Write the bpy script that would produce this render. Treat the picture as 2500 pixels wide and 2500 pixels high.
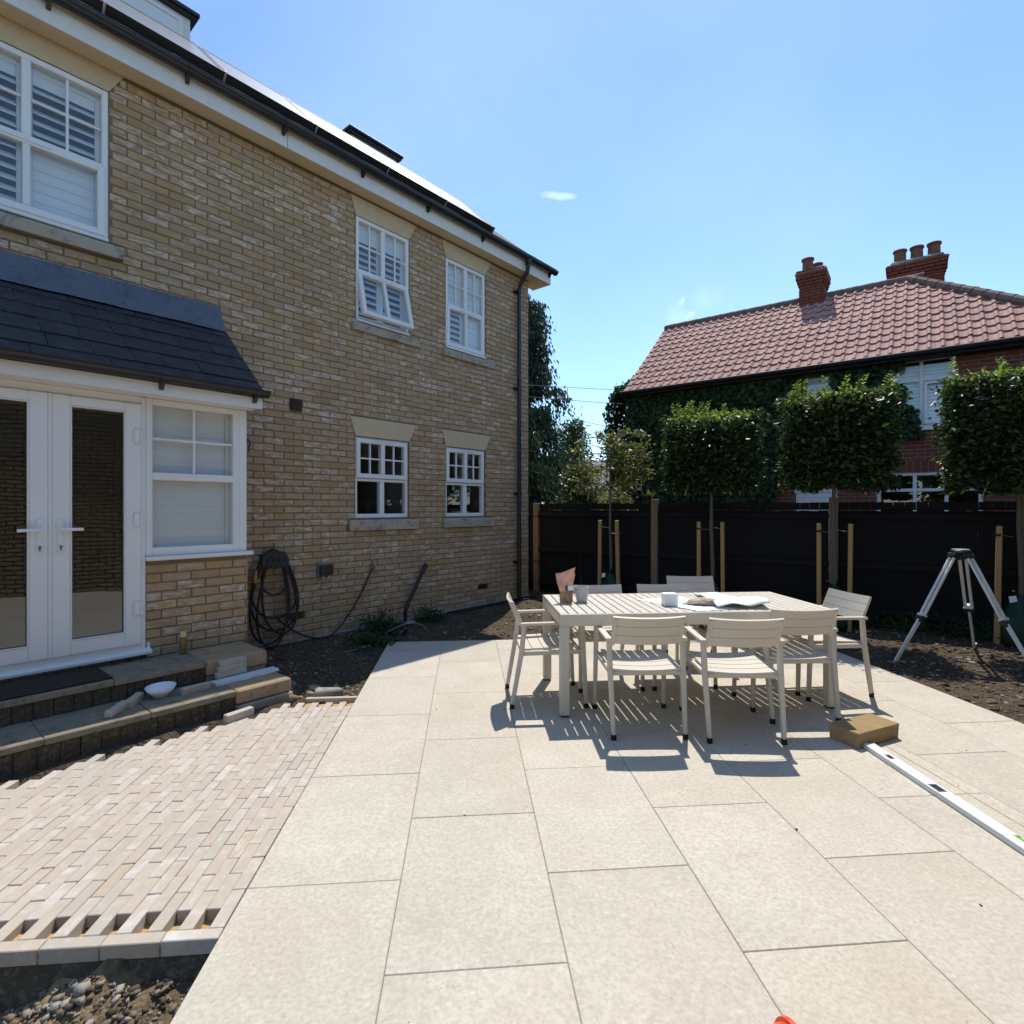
import bpy, math, random
import numpy as np
from mathutils import Vector, Matrix
R = math.radians
random.seed(7); rng = np.random.default_rng(11)
SC = bpy.context.scene
for o in list(bpy.data.objects): bpy.data.objects.remove(o)

# ------------------------------------------------------------------ camera
CAM_H = 1.515
cd = bpy.data.cameras.new('camera'); cam = bpy.data.objects.new('camera', cd); SC.collection.objects.link(cam)
cd.sensor_width = 36; cd.sensor_fit = 'HORIZONTAL'; cd.lens = 36*1335/2500
cd.shift_y = -10/2500; cd.clip_start = .05; cd.clip_end = 2000
cam.location = (0, 0, CAM_H); cam.rotation_euler = (R(90), 0, 0)
SC.camera = cam
# ------------------------------------------------------------------ sky, sun, exposure
SUN_EL, SUN_AZ = R(61.5), R(15.5)
SUN = Vector((math.cos(SUN_EL)*math.sin(SUN_AZ), math.cos(SUN_EL)*math.cos(SUN_AZ), math.sin(SUN_EL)))
wd = bpy.data.worlds.new('World'); SC.world = wd; wd.use_nodes = True
nt = wd.node_tree; nt.nodes.clear()
out = nt.nodes.new('ShaderNodeOutputWorld'); bg = nt.nodes.new('ShaderNodeBackground')
sky = nt.nodes.new('ShaderNodeTexSky'); sky.sky_type = 'NISHITA'; sky.sun_disc = False
sky.sun_elevation = SUN_EL; sky.sun_rotation = SUN_AZ
sky.altitude = 30; sky.air_density = 1.0; sky.dust_density = .12; sky.ozone_density = 2.5
bg.inputs['Strength'].default_value = .13
tc = nt.nodes.new('ShaderNodeTexCoord')
def wn(t, **k):
    n = nt.nodes.new(t)
    for a, b in k.items(): setattr(n, a, b)
    return n
def wmath(op, a, b=None, c=None):
    n = wn('ShaderNodeMath', operation=op)
    for i, x in enumerate((a, b, c)):
        if x is None: continue
        if isinstance(x, (int, float)): n.inputs[i].default_value = x
        else: nt.links.new(x, n.inputs[i])
    return n.outputs[0]
def wdot(vec, v):
    n = wn('ShaderNodeVectorMath', operation='DOT_PRODUCT'); nt.links.new(vec, n.inputs[0]); n.inputs[1].default_value = v
    return n.outputs['Value']
nz = wn('ShaderNodeTexNoise'); nz.inputs['Scale'].default_value = 28; nz.inputs['Detail'].default_value = 6
nt.links.new(tc.outputs['Generated'], nz.inputs['Vector'])
nz2 = wn('ShaderNodeTexNoise'); nz2.inputs['Scale'].default_value = 2.2; nz2.inputs['Detail'].default_value = 5
nt.links.new(tc.outputs['Generated'], nz2.inputs['Vector'])
cover = None
# small cirrus wisps: (direction x/y, z/y, half width, half height, tilt, weight)
for (a, b, hw, hh, tilt, wgt) in ((.08, .572, .042, .0058, -.08, .34), (.311, .378, .006, .010, -.5, .36), (.325, .352, .011, .005, .55, .26), (.36, .385, .035, .02, .3, .10), (.30, .36, .02, .035, .2, .10)):
    c = Vector((a, 1, b)).normalized()
    rt = Vector((1, 0, 0)); rt = (rt - c*rt.dot(c)).normalized(); up = c.cross(rt) if c.cross(rt).z > 0 else rt.cross(c)
    u1 = rt*math.cos(tilt) + up*math.sin(tilt); u2 = -rt*math.sin(tilt) + up*math.cos(tilt)
    du = wmath('SUBTRACT', wdot(tc.outputs['Generated'], u1), c.dot(u1)); dv = wmath('SUBTRACT', wdot(tc.outputs['Generated'], u2), c.dot(u2))
    du = wmath('DIVIDE', du, hw); dv = wmath('DIVIDE', dv, hh)
    d2 = wmath('ADD', wmath('MULTIPLY', du, du), wmath('MULTIPLY', dv, dv))
    m = wmath('MULTIPLY', wmath('SUBTRACT', .95, wmath('ADD', d2, wmath('MULTIPLY', wmath('SUBTRACT', nz.outputs['Fac'], .5), 4.5))), wgt)
    front = wmath('GREATER_THAN', wdot(tc.outputs['Generated'], c), .9)
    m = wmath('MULTIPLY', wmath('MAXIMUM', wmath('MINIMUM', m, .62), 0), front)
    cover = m if cover is None else wmath('MAXIMUM', cover, m)
veil = wmath('MULTIPLY', wmath('MAXIMUM', wmath('SUBTRACT', nz2.outputs['Fac'], .42), 0), .45)
cover = wmath('MINIMUM', wmath('ADD', cover, veil), .92)
mx = wn('ShaderNodeMix', data_type='RGBA'); nt.links.new(cover, mx.inputs['Factor'])
nt.links.new(sky.outputs['Color'], mx.inputs[6]); mx.inputs[7].default_value = (5.6, 6.2, 6.6, 1)
tn = wn('ShaderNodeMix', data_type='RGBA', blend_type='MULTIPLY'); tn.inputs['Factor'].default_value = 1; nt.links.new(mx.outputs[2], tn.inputs[6]); tn.inputs[7].default_value = (.86, .945, 1.0, 1)
nt.links.new(tn.outputs[2], bg.inputs['Color']); nt.links.new(bg.outputs[0], out.inputs['Surface'])
sl = bpy.data.lights.new('sun', 'SUN'); sl.energy = 2.9; sl.angle = R(.53); sl.color = (1, .945, .85)
so = bpy.data.objects.new('sun', sl); SC.collection.objects.link(so)
so.location = SUN*60; so.rotation_euler = (-SUN).to_track_quat('-Z', 'Y').to_euler()
SC.view_settings.view_transform = 'Standard'; SC.view_settings.look = 'None'
SC.view_settings.exposure = 0.80; SC.view_settings.gamma = 1; SC.view_settings.use_curve_mapping = False
SC.render.engine = 'CYCLES'; SC.cycles.use_denoising = True; SC.cycles.max_bounces = 8
SC.cycles.transparent_max_bounces = 12; SC.cycles.sample_clamp_indirect = 6
SC.cycles.caustics_reflective = False; SC.cycles.caustics_refractive = False

# ------------------------------------------------------------------ mesh helpers
COL = SC.collection
class MB:
    def __init__(s): s.v = []; s.f = []; s.r = []; s.m = []
    def add(s, vs, fs, r=0., m=0):
        o = len(s.v); s.v += [tuple(v) for v in vs]
        s.f += [tuple(i+o for i in f) for f in fs]; s.r += [r]*len(fs); s.m += [m]*len(fs); return s
    def box(s, x0, x1, y0, y1, z0, z1, r=0., m=0, M=None):
        vs = [(x, y, z) for x in (x0, x1) for y in (y0, y1) for z in (z0, z1)]
        if M: vs = [M @ Vector(v) for v in vs]
        return s.add(vs, [(0,1,3,2),(4,6,7,5),(0,4,5,1),(2,3,7,6),(0,2,6,4),(1,5,7,3)], r, m)
    def cbox(s, x0, x1, y0, y1, z0, z1, c=.004, r=0., m=0, M=None, jit=0.):
        X = (x0, x1); Y = (y0, y1); Z = (z0, z1); vs = []; ix = {}
        for i in (0, 1):
            for j in (0, 1):
                for k in (0, 1):
                    d = [(1-2*i)*c, (1-2*j)*c, (1-2*k)*c]; p = [X[i], Y[j], Z[k]]
                    jj = [random.uniform(-jit, jit) for _ in range(3)] if jit else (0, 0, 0)
                    for ax in range(3):
                        q = [p[a] + (0 if a == ax else d[a]) + jj[a] for a in range(3)]
                        ix[i, j, k, ax] = len(vs); vs.append(q)
        F = []
        for i in (0, 1):
            F.append([ix[i,0,0,0], ix[i,0,1,0], ix[i,1,1,0], ix[i,1,0,0]][::(1 if i == 0 else -1)])
            F.append([ix[0,i,0,1], ix[1,i,0,1], ix[1,i,1,1], ix[0,i,1,1]][::(1 if i == 0 else -1)])
            F.append([ix[0,0,i,2], ix[0,1,i,2], ix[1,1,i,2], ix[1,0,i,2]][::(1 if i == 0 else -1)])
        for a in (0, 1):
            for b in (0, 1):
                F.append([ix[0,a,b,1], ix[1,a,b,1], ix[1,a,b,2], ix[0,a,b,2]])
                F.append([ix[a,0,b,0], ix[a,1,b,0], ix[a,1,b,2], ix[a,0,b,2]])
                F.append([ix[a,b,0,0], ix[a,b,1,0], ix[a,b,1,1], ix[a,b,0,1]])
        for i in (0, 1):
            for j in (0, 1):
                for k in (0, 1): F.append([ix[i,j,k,0], ix[i,j,k,1], ix[i,j,k,2]])
        if M: vs = [M @ Vector(v) for v in vs]
        return s.add(vs, F, r, m)
    def rod(s, p0, p1, w, d, w1=None, d1=None, up=(0, 0, 1), r=0., m=0):
        p0 = Vector(p0); p1 = Vector(p1); t = (p1-p0).normalized(); up = Vector(up)
        if abs(t.dot(up)) > .95: up = Vector((0, 1, 0))
        a = t.cross(up).normalized(); b = a.cross(t); w1 = w if w1 is None else w1; d1 = d if d1 is None else d1
        vs = []; c = min(w, d)*.18
        def ring(p, W, D):
            W /= 2; D /= 2
            return [p+a*x+b*y for x, y in ((-W+c,-D),(W-c,-D),(W,-D+c),(W,D-c),(W-c,D),(-W+c,D),(-W,D-c),(-W,-D+c))]
        vs = ring(p0, w, d) + ring(p1, w1, d1)
        F = [(i, (i+1) % 8, 8+(i+1) % 8, 8+i) for i in range(8)] + [tuple(range(7, -1, -1)), tuple(range(8, 16))]
        return s.add(vs, F, r, m)
    def tube(s, pts, r, n=8, r1=None, cap=True, rr=0., m=0):
        P = [Vector(p) for p in pts]; rs = r if isinstance(r, (list, tuple)) else [r + ((r if r1 is None else r1)-r)*i/max(1, len(P)-1) for i in range(len(P))]
        vs = []; F = []; a = None
        for i, p in enumerate(P):
            t = (P[min(i+1, len(P)-1)] - P[max(i-1, 0)]).normalized()
            if a is None:
                a = t.cross(Vector((0, 0, 1)))
                if a.length < .05: a = t.cross(Vector((1, 0, 0)))
            a = (a - t*a.dot(t)).normalized(); b = t.cross(a)
            for k in range(n):
                q = 2*math.pi*k/n; vs.append(p + (a*math.cos(q) + b*math.sin(q))*rs[i])
        for i in range(len(P)-1):
            for k in range(n): F.append((i*n+k, i*n+(k+1) % n, (i+1)*n+(k+1) % n, (i+1)*n+k))
        if cap: F += [tuple(range(n-1, -1, -1)), tuple(range((len(P)-1)*n, len(P)*n))]
        return s.add(vs, F, rr, m)
    def lathe(s, prof, n=24, c=(0, 0, 0), r=0., m=0, M=None):
        vs = []; F = []
        for (rad, z) in prof:
            for k in range(n):
                q = 2*math.pi*k/n; vs.append((c[0]+rad*math.cos(q), c[1]+rad*math.sin(q), c[2]+z))
        for i in range(len(prof)-1):
            for k in range(n): F.append((i*n+k, i*n+(k+1) % n, (i+1)*n+(k+1) % n, (i+1)*n+k))
        F.append(tuple(range(n-1, -1, -1)))
        if prof[-1][0] > 1e-4: F.append(tuple(range((len(prof)-1)*n, len(prof)*n)))
        if M: vs = [M @ Vector(v) for v in vs]
        return s.add(vs, F, r, m)
    def extrude(s, prof, x0, x1, r=0., m=0):      # closed (y,z) profile swept along x
        n = len(prof); vs = [(x0, y, z) for y, z in prof] + [(x1, y, z) for y, z in prof]
        F = [(i, (i+1) % n, n+(i+1) % n, n+i) for i in range(n)] + [tuple(range(n-1, -1, -1)), tuple(range(n, 2*n))]
        return s.add(vs, F, r, m)
    def bar_frame(s, x0, x1, z0, z1, w, y0, y1, c=.004, wb=None, wt=None):
        wb = w if wb is None else wb; wt = w if wt is None else wt
        s.cbox(x0, x0+w, y0, y1, z0, z1, c); s.cbox(x1-w, x1, y0, y1, z0, z1, c)
        s.cbox(x0+w-.001, x1-w+.001, y0+.001, y1, z0+.0005, z0+wb, c); s.cbox(x0+w-.001, x1-w+.001, y0+.001, y1, z1-wt, z1-.0005, c); return s
def mesh(name, mb, mats, smooth=False):
    me = bpy.data.meshes.new(name); me.from_pydata(mb.v, [], mb.f)
    for m in (mats if isinstance(mats, (list, tuple)) else [mats]): me.materials.append(m)
    if any(mb.m): me.polygons.foreach_set('material_index', mb.m)
    if any(mb.r):
        at = me.attributes.new('rnd', 'FLOAT', 'FACE'); at.data.foreach_set('value', mb.r)
    if smooth: me.polygons.foreach_set('use_smooth', [True]*len(mb.f))
    me.update(); return me
def npmesh(name, V, F, mats, rnd=None, smooth=False):   # fast mesh from numpy arrays, all faces the same size
    me = bpy.data.meshes.new(name); n, k = F.shape
    me.vertices.add(len(V)); me.vertices.foreach_set('co', np.asarray(V, np.float32).ravel())
    me.loops.add(n*k); me.loops.foreach_set('vertex_index', F.astype(np.int32).ravel())
    me.polygons.add(n); me.polygons.foreach_set('loop_start', np.arange(0, n*k, k, dtype=np.int32))
    try: me.polygons.foreach_set('loop_total', np.full(n, k, np.int32))
    except Exception: pass
    for m in (mats if isinstance(mats, (list, tuple)) else [mats]): me.materials.append(m)
    if rnd is not None:
        at = me.attributes.new('rnd', 'FLOAT', 'FACE'); at.data.foreach_set('value', np.asarray(rnd, np.float32))
    if smooth: me.polygons.foreach_set('use_smooth', np.ones(n, bool))
    me.update(calc_edges=True); me.validate(); return me
def put(name, me, parent=None, loc=(0, 0, 0), rot=(0, 0, 0)):
    o = bpy.data.objects.new(name, me); COL.objects.link(o); o.location = loc; o.rotation_euler = rot
    if parent: o.parent = parent
    return o
def obj(name, mb, mats, parent=None, loc=(0, 0, 0), rot=(0, 0, 0), smooth=False):
    return put(name, mesh(name, mb, mats, smooth), parent, loc, rot)
def tag(o, label=None, cat=None, group=None, kind=None):
    if label: o['label'] = label
    if cat: o['category'] = cat
    if group: o['group'] = group
    if kind: o['kind'] = kind
    return o
def thing(name, label, cat, loc=(0, 0, 0), rz=0., group=None, parent=None):
    o = bpy.data.objects.new(name, None); COL.objects.link(o); o.location = loc; o.rotation_euler = (0, 0, rz); o.empty_display_size = .2
    if parent: o.parent = parent
    return tag(o, label, cat, group)
def copy_tree(o, parent=None):
    c = o.copy(); COL.objects.link(c); c.parent = parent
    for ch in list(o.children): copy_tree(ch, c)
    return c
def hnoise(x, y, seed=0):                      # smooth value noise for numpy arrays
    xi = np.floor(x).astype(np.int64); yi = np.floor(y).astype(np.int64); xf = x-xi; yf = y-yi
    def h(a, b):
        n = (a*374761393 + b*668265263 + seed*974711) & 0x7fffffff; n = (n ^ (n >> 13))*1274126177 & 0x7fffffff
        return ((n ^ (n >> 16)) & 0xffff)/65535.
    u = xf*xf*(3-2*xf); v = yf*yf*(3-2*yf)
    return (h(xi, yi)*(1-u)+h(xi+1, yi)*u)*(1-v) + (h(xi, yi+1)*(1-u)+h(xi+1, yi+1)*u)*v - .5
def fbm(x, y, oct=4, seed=0):
    t = 0; a = 1.
    for k in range(oct): t = t + a*hnoise(x*2**k+17*k, y*2**k-9*k, seed+k); a *= .5
    return t
def fbm1(x, y, oct=3, seed=0): return float(fbm(np.array([x]), np.array([y]), oct, seed)[0])
# ------------------------------------------------------------------ frames of the place
PA = R(4.83)                                   # the patio is laid 45 degrees to the house
def PT(s, q, z=0.): return Vector((s*math.cos(PA)-q*math.sin(PA), s*math.sin(PA)+q*math.cos(PA), z))
def to_sq(x, y): return x*math.cos(PA)+y*math.sin(PA), -x*math.sin(PA)+y*math.cos(PA)
TH = R(40.5447); HX, HY = .27904, 9.3129; HROT = R(90)-TH      # house: x along the wall, y into the house, origin at the right corner
HW = Vector((math.sin(TH), math.cos(TH), 0)); HN = Vector((math.cos(TH), -math.sin(TH), 0))
def HP(s, off, z=0.): return Vector((HX, HY, 0)) + HW*s + HN*off + Vector((0, 0, z))
def to_house(x, y): d = Vector((x-HX, y-HY, 0)); return d.dot(HW), d.dot(HN)
# ------------------------------------------------------------------ materials
class NT:
    def __init__(s, name):
        s.mat = bpy.data.materials.new(name); s.mat.use_nodes = True; s.t = s.mat.node_tree
        s.b = s.t.nodes['Principled BSDF']; s.out = s.t.nodes['Material Output']
    def n(s, t, **k):
        n = s.t.nodes.new(t)
        for a, b in k.items(): setattr(n, a, b)
        return n
    def L(s, a, b): s.t.links.new(a, b)
    def set(s, sock, x):
        if isinstance(x, (int, float)): sock.default_value = x
        elif isinstance(x, tuple): sock.default_value = (*x, 1) if len(x) == 3 and sock.type == 'RGBA' else x
        else: s.L(x, sock)
    def math(s, op, a, b=0., clamp=False):
        n = s.n('ShaderNodeMath', operation=op); n.use_clamp = clamp; s.set(n.inputs[0], a); s.set(n.inputs[1], b); return n.outputs[0]
    def rnd(s):
        a = s.n('ShaderNodeAttribute', attribute_name='rnd'); i = s.n('ShaderNodeObjectInfo')
        return s.math('FRACT', s.math('ADD', a.outputs['Fac'], i.outputs['Random']))
    def rnd2(s, r, k=7.31): return s.math('FRACT', s.math('MULTIPLY', r, k*13.7))
    def pos(s): return s.n('ShaderNodeNewGeometry').outputs['Position']
    def ob(s, r=None, k=23.):
        o = s.n('ShaderNodeTexCoord').outputs['Object']
        if r is None: return o
        n = s.n('ShaderNodeVectorMath', operation='ADD'); s.L(o, n.inputs[0]); s.L(s.math('MULTIPLY', r, k), n.inputs[1]); return n.outputs[0]
    def scale(s, v, sc):
        n = s.n('ShaderNodeVectorMath', operation='MULTIPLY'); s.L(v, n.inputs[0]); n.inputs[1].default_value = sc; return n.outputs[0]
    def noise(s, v, scale, detail=4., rough=.55, dist=0.):
        n = s.n('ShaderNodeTexNoise'); s.L(v, n.inputs['Vector']); n.inputs['Scale'].default_value = scale
        n.inputs['Detail'].default_value = detail; n.inputs['Roughness'].default_value = rough; n.inputs['Distortion'].default_value = dist
        return n.outputs['Fac']
    def vor(s, v, scale, feature='F1'):
        n = s.n('ShaderNodeTexVoronoi', feature=feature); s.L(v, n.inputs['Vector']); n.inputs['Scale'].default_value = scale; return n.outputs['Distance']
    def ramp(s, f, *st):
        n = s.n('ShaderNodeValToRGB'); s.set(n.inputs[0], f); e = n.color_ramp.elements
        for i, (p, c) in enumerate(st):
            c = (c, c, c) if isinstance(c, (int, float)) else c
            el = e[i] if i < 2 else e.new(p)
            el.position = p; el.color = (*c, 1)
        return n.outputs['Color']
    def mix(s, f, a, b, mode='MIX'):
        n = s.n('ShaderNodeMix', data_type='RGBA', blend_type=mode); s.set(n.inputs['Factor'], f); s.set(n.inputs[6], a); s.set(n.inputs[7], b); return n.outputs[2]
    def bump(s, h, st=.3, d=.01):
        n = s.n('ShaderNodeBump'); s.L(h, n.inputs['Height']); n.inputs['Strength'].default_value = st; n.inputs['Distance'].default_value = d
        s.L(n.outputs['Normal'], s.b.inputs['Normal'])
    def fin(s, col=None, rough=.6, spec=.3, metal=0.):
        if col is not None: s.set(s.b.inputs['Base Color'], col)
        s.set(s.b.inputs['Roughness'], rough); s.b.inputs['Specular IOR Level'].default_value = spec; s.b.inputs['Metallic'].default_value = metal
        return s.mat
def plain(name, col, rough=.5, spec=.4, metal=0., var=.12, nscale=9., bump=0.):
    t = NT(name); v = t.ob(t.rnd()); n = t.noise(v, nscale, 5)
    c = t.mix(t.ramp(n, (.3, 0.), (.7, 1.)), tuple(x*(1-var) for x in col), tuple(min(1, x*(1+var)) for x in col))
    if bump: t.bump(t.noise(v, nscale*14, 3), bump, .003)
    return t.fin(c, rough, spec, metal)
def m_brick(name, cols, pale, pale_amt=.55):
    t = NT(name); r = t.rnd(); r2 = t.rnd2(r); v = t.ob(r); p = t.pos()
    k = len(cols); c = t.ramp(r, *[(i/(k-1), cols[i]) for i in range(k)])
    n1 = t.noise(v, 16, 5, .65, .6); n2 = t.noise(v, 70, 3); n3 = t.noise(t.scale(v, (1, 1, 3)), 9, 4, .6, 1.2)
    c = t.mix(t.ramp(n1, (.3, .0), (.75, .5)), c, tuple(x*.62 for x in cols[0]))
    f = t.math('MULTIPLY', t.ramp(n3, (.46, 0.), (.62, 1.)), t.ramp(r2, (.25, .05), (.9, pale_amt)))
    c = t.mix(f, c, pale)
    c = t.mix(t.ramp(t.noise(p, 1.1, 4), (.35, .0), (.75, .28)), c, tuple(x*.55 for x in cols[0]))
    cr = t.vor(t.scale(v, (1, 1, 2)), 22, 'DISTANCE_TO_EDGE')
    h = t.math('ADD', t.math('MULTIPLY', n1, 1.0), t.math('MULTIPLY', n2, .4))
    h = t.math('ADD', h, t.math('MULTIPLY', t.ramp(cr, (0., 0.), (.06, 1.)), .25))
    t.bump(h, .75, .007); return t.fin(c, .88, .2)
M_BRICK = m_brick('yellow_stock_brick', [(.43,.28,.145), (.51,.35,.19), (.53,.36,.18), (.47,.345,.22), (.51,.372,.24), (.43,.295,.175)], (.69,.59,.485), .95)
M_RED = m_brick('red_brick', [(.20,.058,.036), (.26,.075,.045), (.17,.052,.038), (.23,.085,.055)], (.30,.17,.13), .3)
def m_stone(name, a, b, dark=None, scale=3., bump=.3, rough=.85, speck=0., wet=0.):
    t = NT(name); r = t.rnd(); v = t.ob(r, 31.)
    n = t.noise(v, scale, 6, .6, .3); f = t.noise(v, scale*9, 4, .7)
    c = t.mix(t.ramp(n, (.3, 0.), (.7, 1.)), a, b)
    c = t.mix(t.ramp(r, (0., 0.), (1., .5)), c, tuple((x+y)/2*1.08 for x, y in zip(a, b)))
    c = t.mix(t.ramp(f, (.35, .35), (.65, 0.)), c, tuple(x*.78 for x in a))
    if dark:
        d = t.noise(v, scale*2.2, 5, .7, .8); c = t.mix(t.ramp(d, (.5, 0.), (.68, .8)), c, dark)
    if speck:
        d = t.noise(v, 95, 2, .5, 1.); c = t.mix(t.ramp(d, (.66, 0.), (.74, speck)), c, tuple(x*.45 for x in a))
    t.bump(t.math('ADD', f, t.math('MULTIPLY', n, .5)), bump, .004); return t.fin(c, rough, .25)
def m_slab():
    t = NT('limestone_slab'); r = t.rnd(); r2 = t.rnd2(r); v = t.ob(r, 41.)
    base = t.mix(r, (.50,.455,.375), (.585,.535,.445)); base = t.mix(t.ramp(r2, (0., 0.), (1., .5)), base, (.57,.505,.415))
    n1 = t.noise(v, 2.2, 6, .6, .5); n2 = t.noise(v, 26, 7, .75, .15); n3 = t.noise(v, 60, 3, .6); n4 = t.noise(v, 1.3, 3)
    c = t.mix(t.ramp(n1, (.35, 0.), (.68, .7)), base, (.44,.395,.32))
    c = t.mix(t.ramp(n2, (.50, 0.), (.70, .55)), c, (.65,.605,.525))                 # pale shell flecks
    c = t.mix(t.ramp(n4, (.55, 0.), (.75, .4)), c, (.47,.365,.25))                 # faint iron staining
    sp = t.math('MULTIPLY', t.ramp(t.noise(v, 42, 3, .6, 1.6), (.64, 0.), (.70, 1.)), t.ramp(t.noise(v, 3.1, 3), (.45, 0.), (.62, .75)))
    c = t.mix(sp, c, (.20,.18,.145))
    c = t.mix(t.ramp(n3, (.35, .5), (.6, 0.)), c, (.34,.30,.24))
    t.bump(t.math('ADD', n2, t.math('MULTIPLY', n3, .6)), .16, .003); return t.fin(c, .72, .3)
M_SLAB = m_slab()
M_GROUT = m_stone('joint_sand', (.17,.15,.115), (.25,.22,.17), None, 20, .5)
def m_paver():
    t = NT('tumbled_travertine'); r = t.rnd(); r2 = t.rnd2(r); v = t.ob(r, 19.)
    c = t.ramp(r, (0., (.51,.45,.385)), (.25, (.47,.405,.33)), (.45, (.49,.41,.335)), (.62, (.42,.385,.325)), (.8, (.52,.47,.42)), (.93, (.45,.365,.28)), (1., (.57,.53,.475)))
    n1 = t.noise(v, 12, 6, .7, .6); n2 = t.noise(v, 70, 3)
    c = t.mix(t.ramp(n1, (.38, .55), (.6, 0.)), c, (.40,.335,.265)); c = t.mix(t.ramp(n1, (.56, 0.), (.72, .5)), c, (.66,.61,.55))
    t.bump(t.math('ADD', n1, t.math('MULTIPLY', n2, .5)), .35, .003); return t.fin(c, .8, .25)
M_PAVER = m_paver()
M_LINTEL = m_stone('cast_stone_lintel', (.58,.455,.285), (.62,.495,.325), None, 1.6, .12, .85)
M_SILL = m_stone('weathered_stone_sill', (.46,.40,.29), (.38,.34,.27), (.13,.125,.11), 3.4, .3)
M_STEP = m_stone('weathered_concrete_step', (.29,.245,.175), (.20,.168,.12), (.10,.085,.06), 6., .6)
M_RISER = m_stone('mossy_riser_block', (.06,.048,.032), (.10,.08,.052), (.20,.175,.125), 17., .7)
M_SANDST = m_stone('buff_sandstone', (.40,.29,.165), (.33,.25,.15), (.19,.15,.10), 5., .5)
M_MORTAR = m_stone('brown_mortar', (.185,.14,.085), (.235,.18,.115), None, 8., .5)
M_REDMORTAR = m_stone('pale_mortar', (.33,.25,.2), (.26,.19,.15), None, 9., .4)
M_CONC = m_stone('rough_concrete', (.36,.335,.29), (.25,.23,.2), (.15,.13,.11), 5., .7)
M_CHIP = None
def m_upvc():
    t = NT('white_upvc'); v = t.ob(); c = t.mix(t.ramp(t.noise(v, 2.5, 4), (.35, 0.), (.75, .35)), (.80,.80,.79), (.70,.68,.63))
    t.bump(t.noise(v, 260, 2), .05, .001); return t.fin(c, .38, .45)
M_UPVC = m_upvc()
M_FASCIA = m_stone('painted_fascia', (.76,.75,.71), (.72,.70,.66), None, 1.2, .03, .5)
M_SOFFIT = plain('cream_soffit', (.66,.56,.40), .6, .3, 0, .06, 2.)
M_BLACKP = plain('black_plastic', (.017,.017,.019), .38, .5, 0, .3, 6.)
M_RUBBER = plain('black_rubber', (.012,.012,.012), .65, .3, 0, .3)
M_HOSE = plain('dark_grey_hose', (.028,.027,.026), .45, .4, 0, .3)
M_SLATE = m_stone('grey_blue_slate', (.026,.027,.032), (.044,.045,.052), (.070,.071,.076), 5., .35, .5)
M_LEAD = m_stone('lead_sheet', (.10,.115,.145), (.155,.175,.205), (.07,.08,.10), 3., .25, .42)
M_FENCE = None
def m_fence():
    t = NT('black_stained_board'); r = t.rnd(); v = t.ob(r); g = t.noise(t.scale(v, (14, 14, .7)), 5, 4, .6)
    c = t.mix(g, (.006,.006,.0075), (.015,.0145,.016)); c = t.mix(t.ramp(r, (0., 0.), (1., .6)), c, (.012,.0105,.010))
    t.bump(g, .35, .004); return t.fin(c, .75, .18)
M_FENCE = m_fence()
def m_wood(name, a, b, sc=5.):
    t = NT(name); r = t.rnd(); v = t.ob(r); g = t.noise(t.scale(v, (9, 9, .6)), sc, 5, .65, .4); k = t.vor(t.scale(v, (3, 3, .9)), 3.)
    c = t.mix(g, a, b); c = t.mix(t.ramp(k, (.0, .75), (.12, 0.)), c, tuple(x*.4 for x in a)); t.bump(g, .35, .003); return t.fin(c, .8, .2)
M_POST = m_wood('weathered_timber', (.16,.115,.07), (.30,.225,.145))
M_STAKE = m_wood('pale_timber_stake', (.36,.22,.085), (.47,.31,.14))
M_BARK = m_wood('grey_bark', (.085,.075,.06), (.17,.15,.12), 9.)
M_CANE = m_wood('bamboo_cane', (.34,.27,.18), (.46,.38,.27))
M_TAUPE = plain('taupe_powder_coat', (.59,.535,.445), .5, .35, 0, .05, 3., .04)
M_ALU = plain('aluminium', (.62,.62,.61), .36, .5, .85, .1, 12.)
M_ALUM = plain('painted_aluminium', (.68,.675,.65), .45, .4, .0, .06, 8.)
M_PAPER = plain('white_paper', (.82,.83,.85), .7, .25, 0, .03, 4.)
M_WHITE = plain('glazed_white_china', (.80,.81,.82), .18, .5, 0, .02)
M_GREYPOT = m_stone('speckled_grey_glaze', (.46,.46,.45), (.60,.60,.585), (.33,.33,.33), 30., .1, .35)
M_ORANGE = plain('orange_plastic', (.75,.075,.018), .35, .45, 0, .1, 6., .05)
M_GREENBAG = plain('green_woven_bag', (.012,.05,.03), .6, .3, 0, .3, 5., .3)
M_MAT = plain('coir_mat', (.055,.043,.032), .95, .1, 0, .3, 40., .8)
M_PLASTER = plain('interior_plaster', (.50,.48,.44), .9, .1, 0, .05, 1.)
def m_block():
    t = NT('sawn_block'); v = t.ob(); g = t.noise(t.scale(v, (2.5, 38, 38)), 4, 5, .7, .5); w = t.noise(t.scale(v, (60, 6, 6)), 3, 3); p = t.noise(v, 9, 5, .65)
    c = t.mix(g, (.27,.18,.085), (.42,.29,.14)); c = t.mix(t.ramp(w, (.45, .45), (.6, 0.)), c, (.22,.15,.075)); c = t.mix(t.ramp(p, (.45, 0.), (.7, .6)), c, (.30,.22,.13))
    t.bump(t.math('ADD', g, w), .6, .004); return t.fin(c, .85, .15)
M_BLOCK = m_block()
M_BROWNP = plain('brown_plastic', (.05,.03,.026), .5, .35)
M_METER = plain('grey_plastic', (.19,.19,.195), .5, .4)
M_GOLD = plain('can_print', (.22,.13,.045), .35, .5, .3, .35, 30.)
M_YELLOW = plain('yellow_plastic', (.62,.52,.20), .4, .4)
M_AMBER = plain('amber_plastic', (.5,.24,.02), .4, .4)
M_CREAMAPP = plain('cream_enamel', (.52,.49,.42), .35, .5)
M_GREEN = plain('green_vial', (.16,.42,.03), .2, .6)
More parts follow.
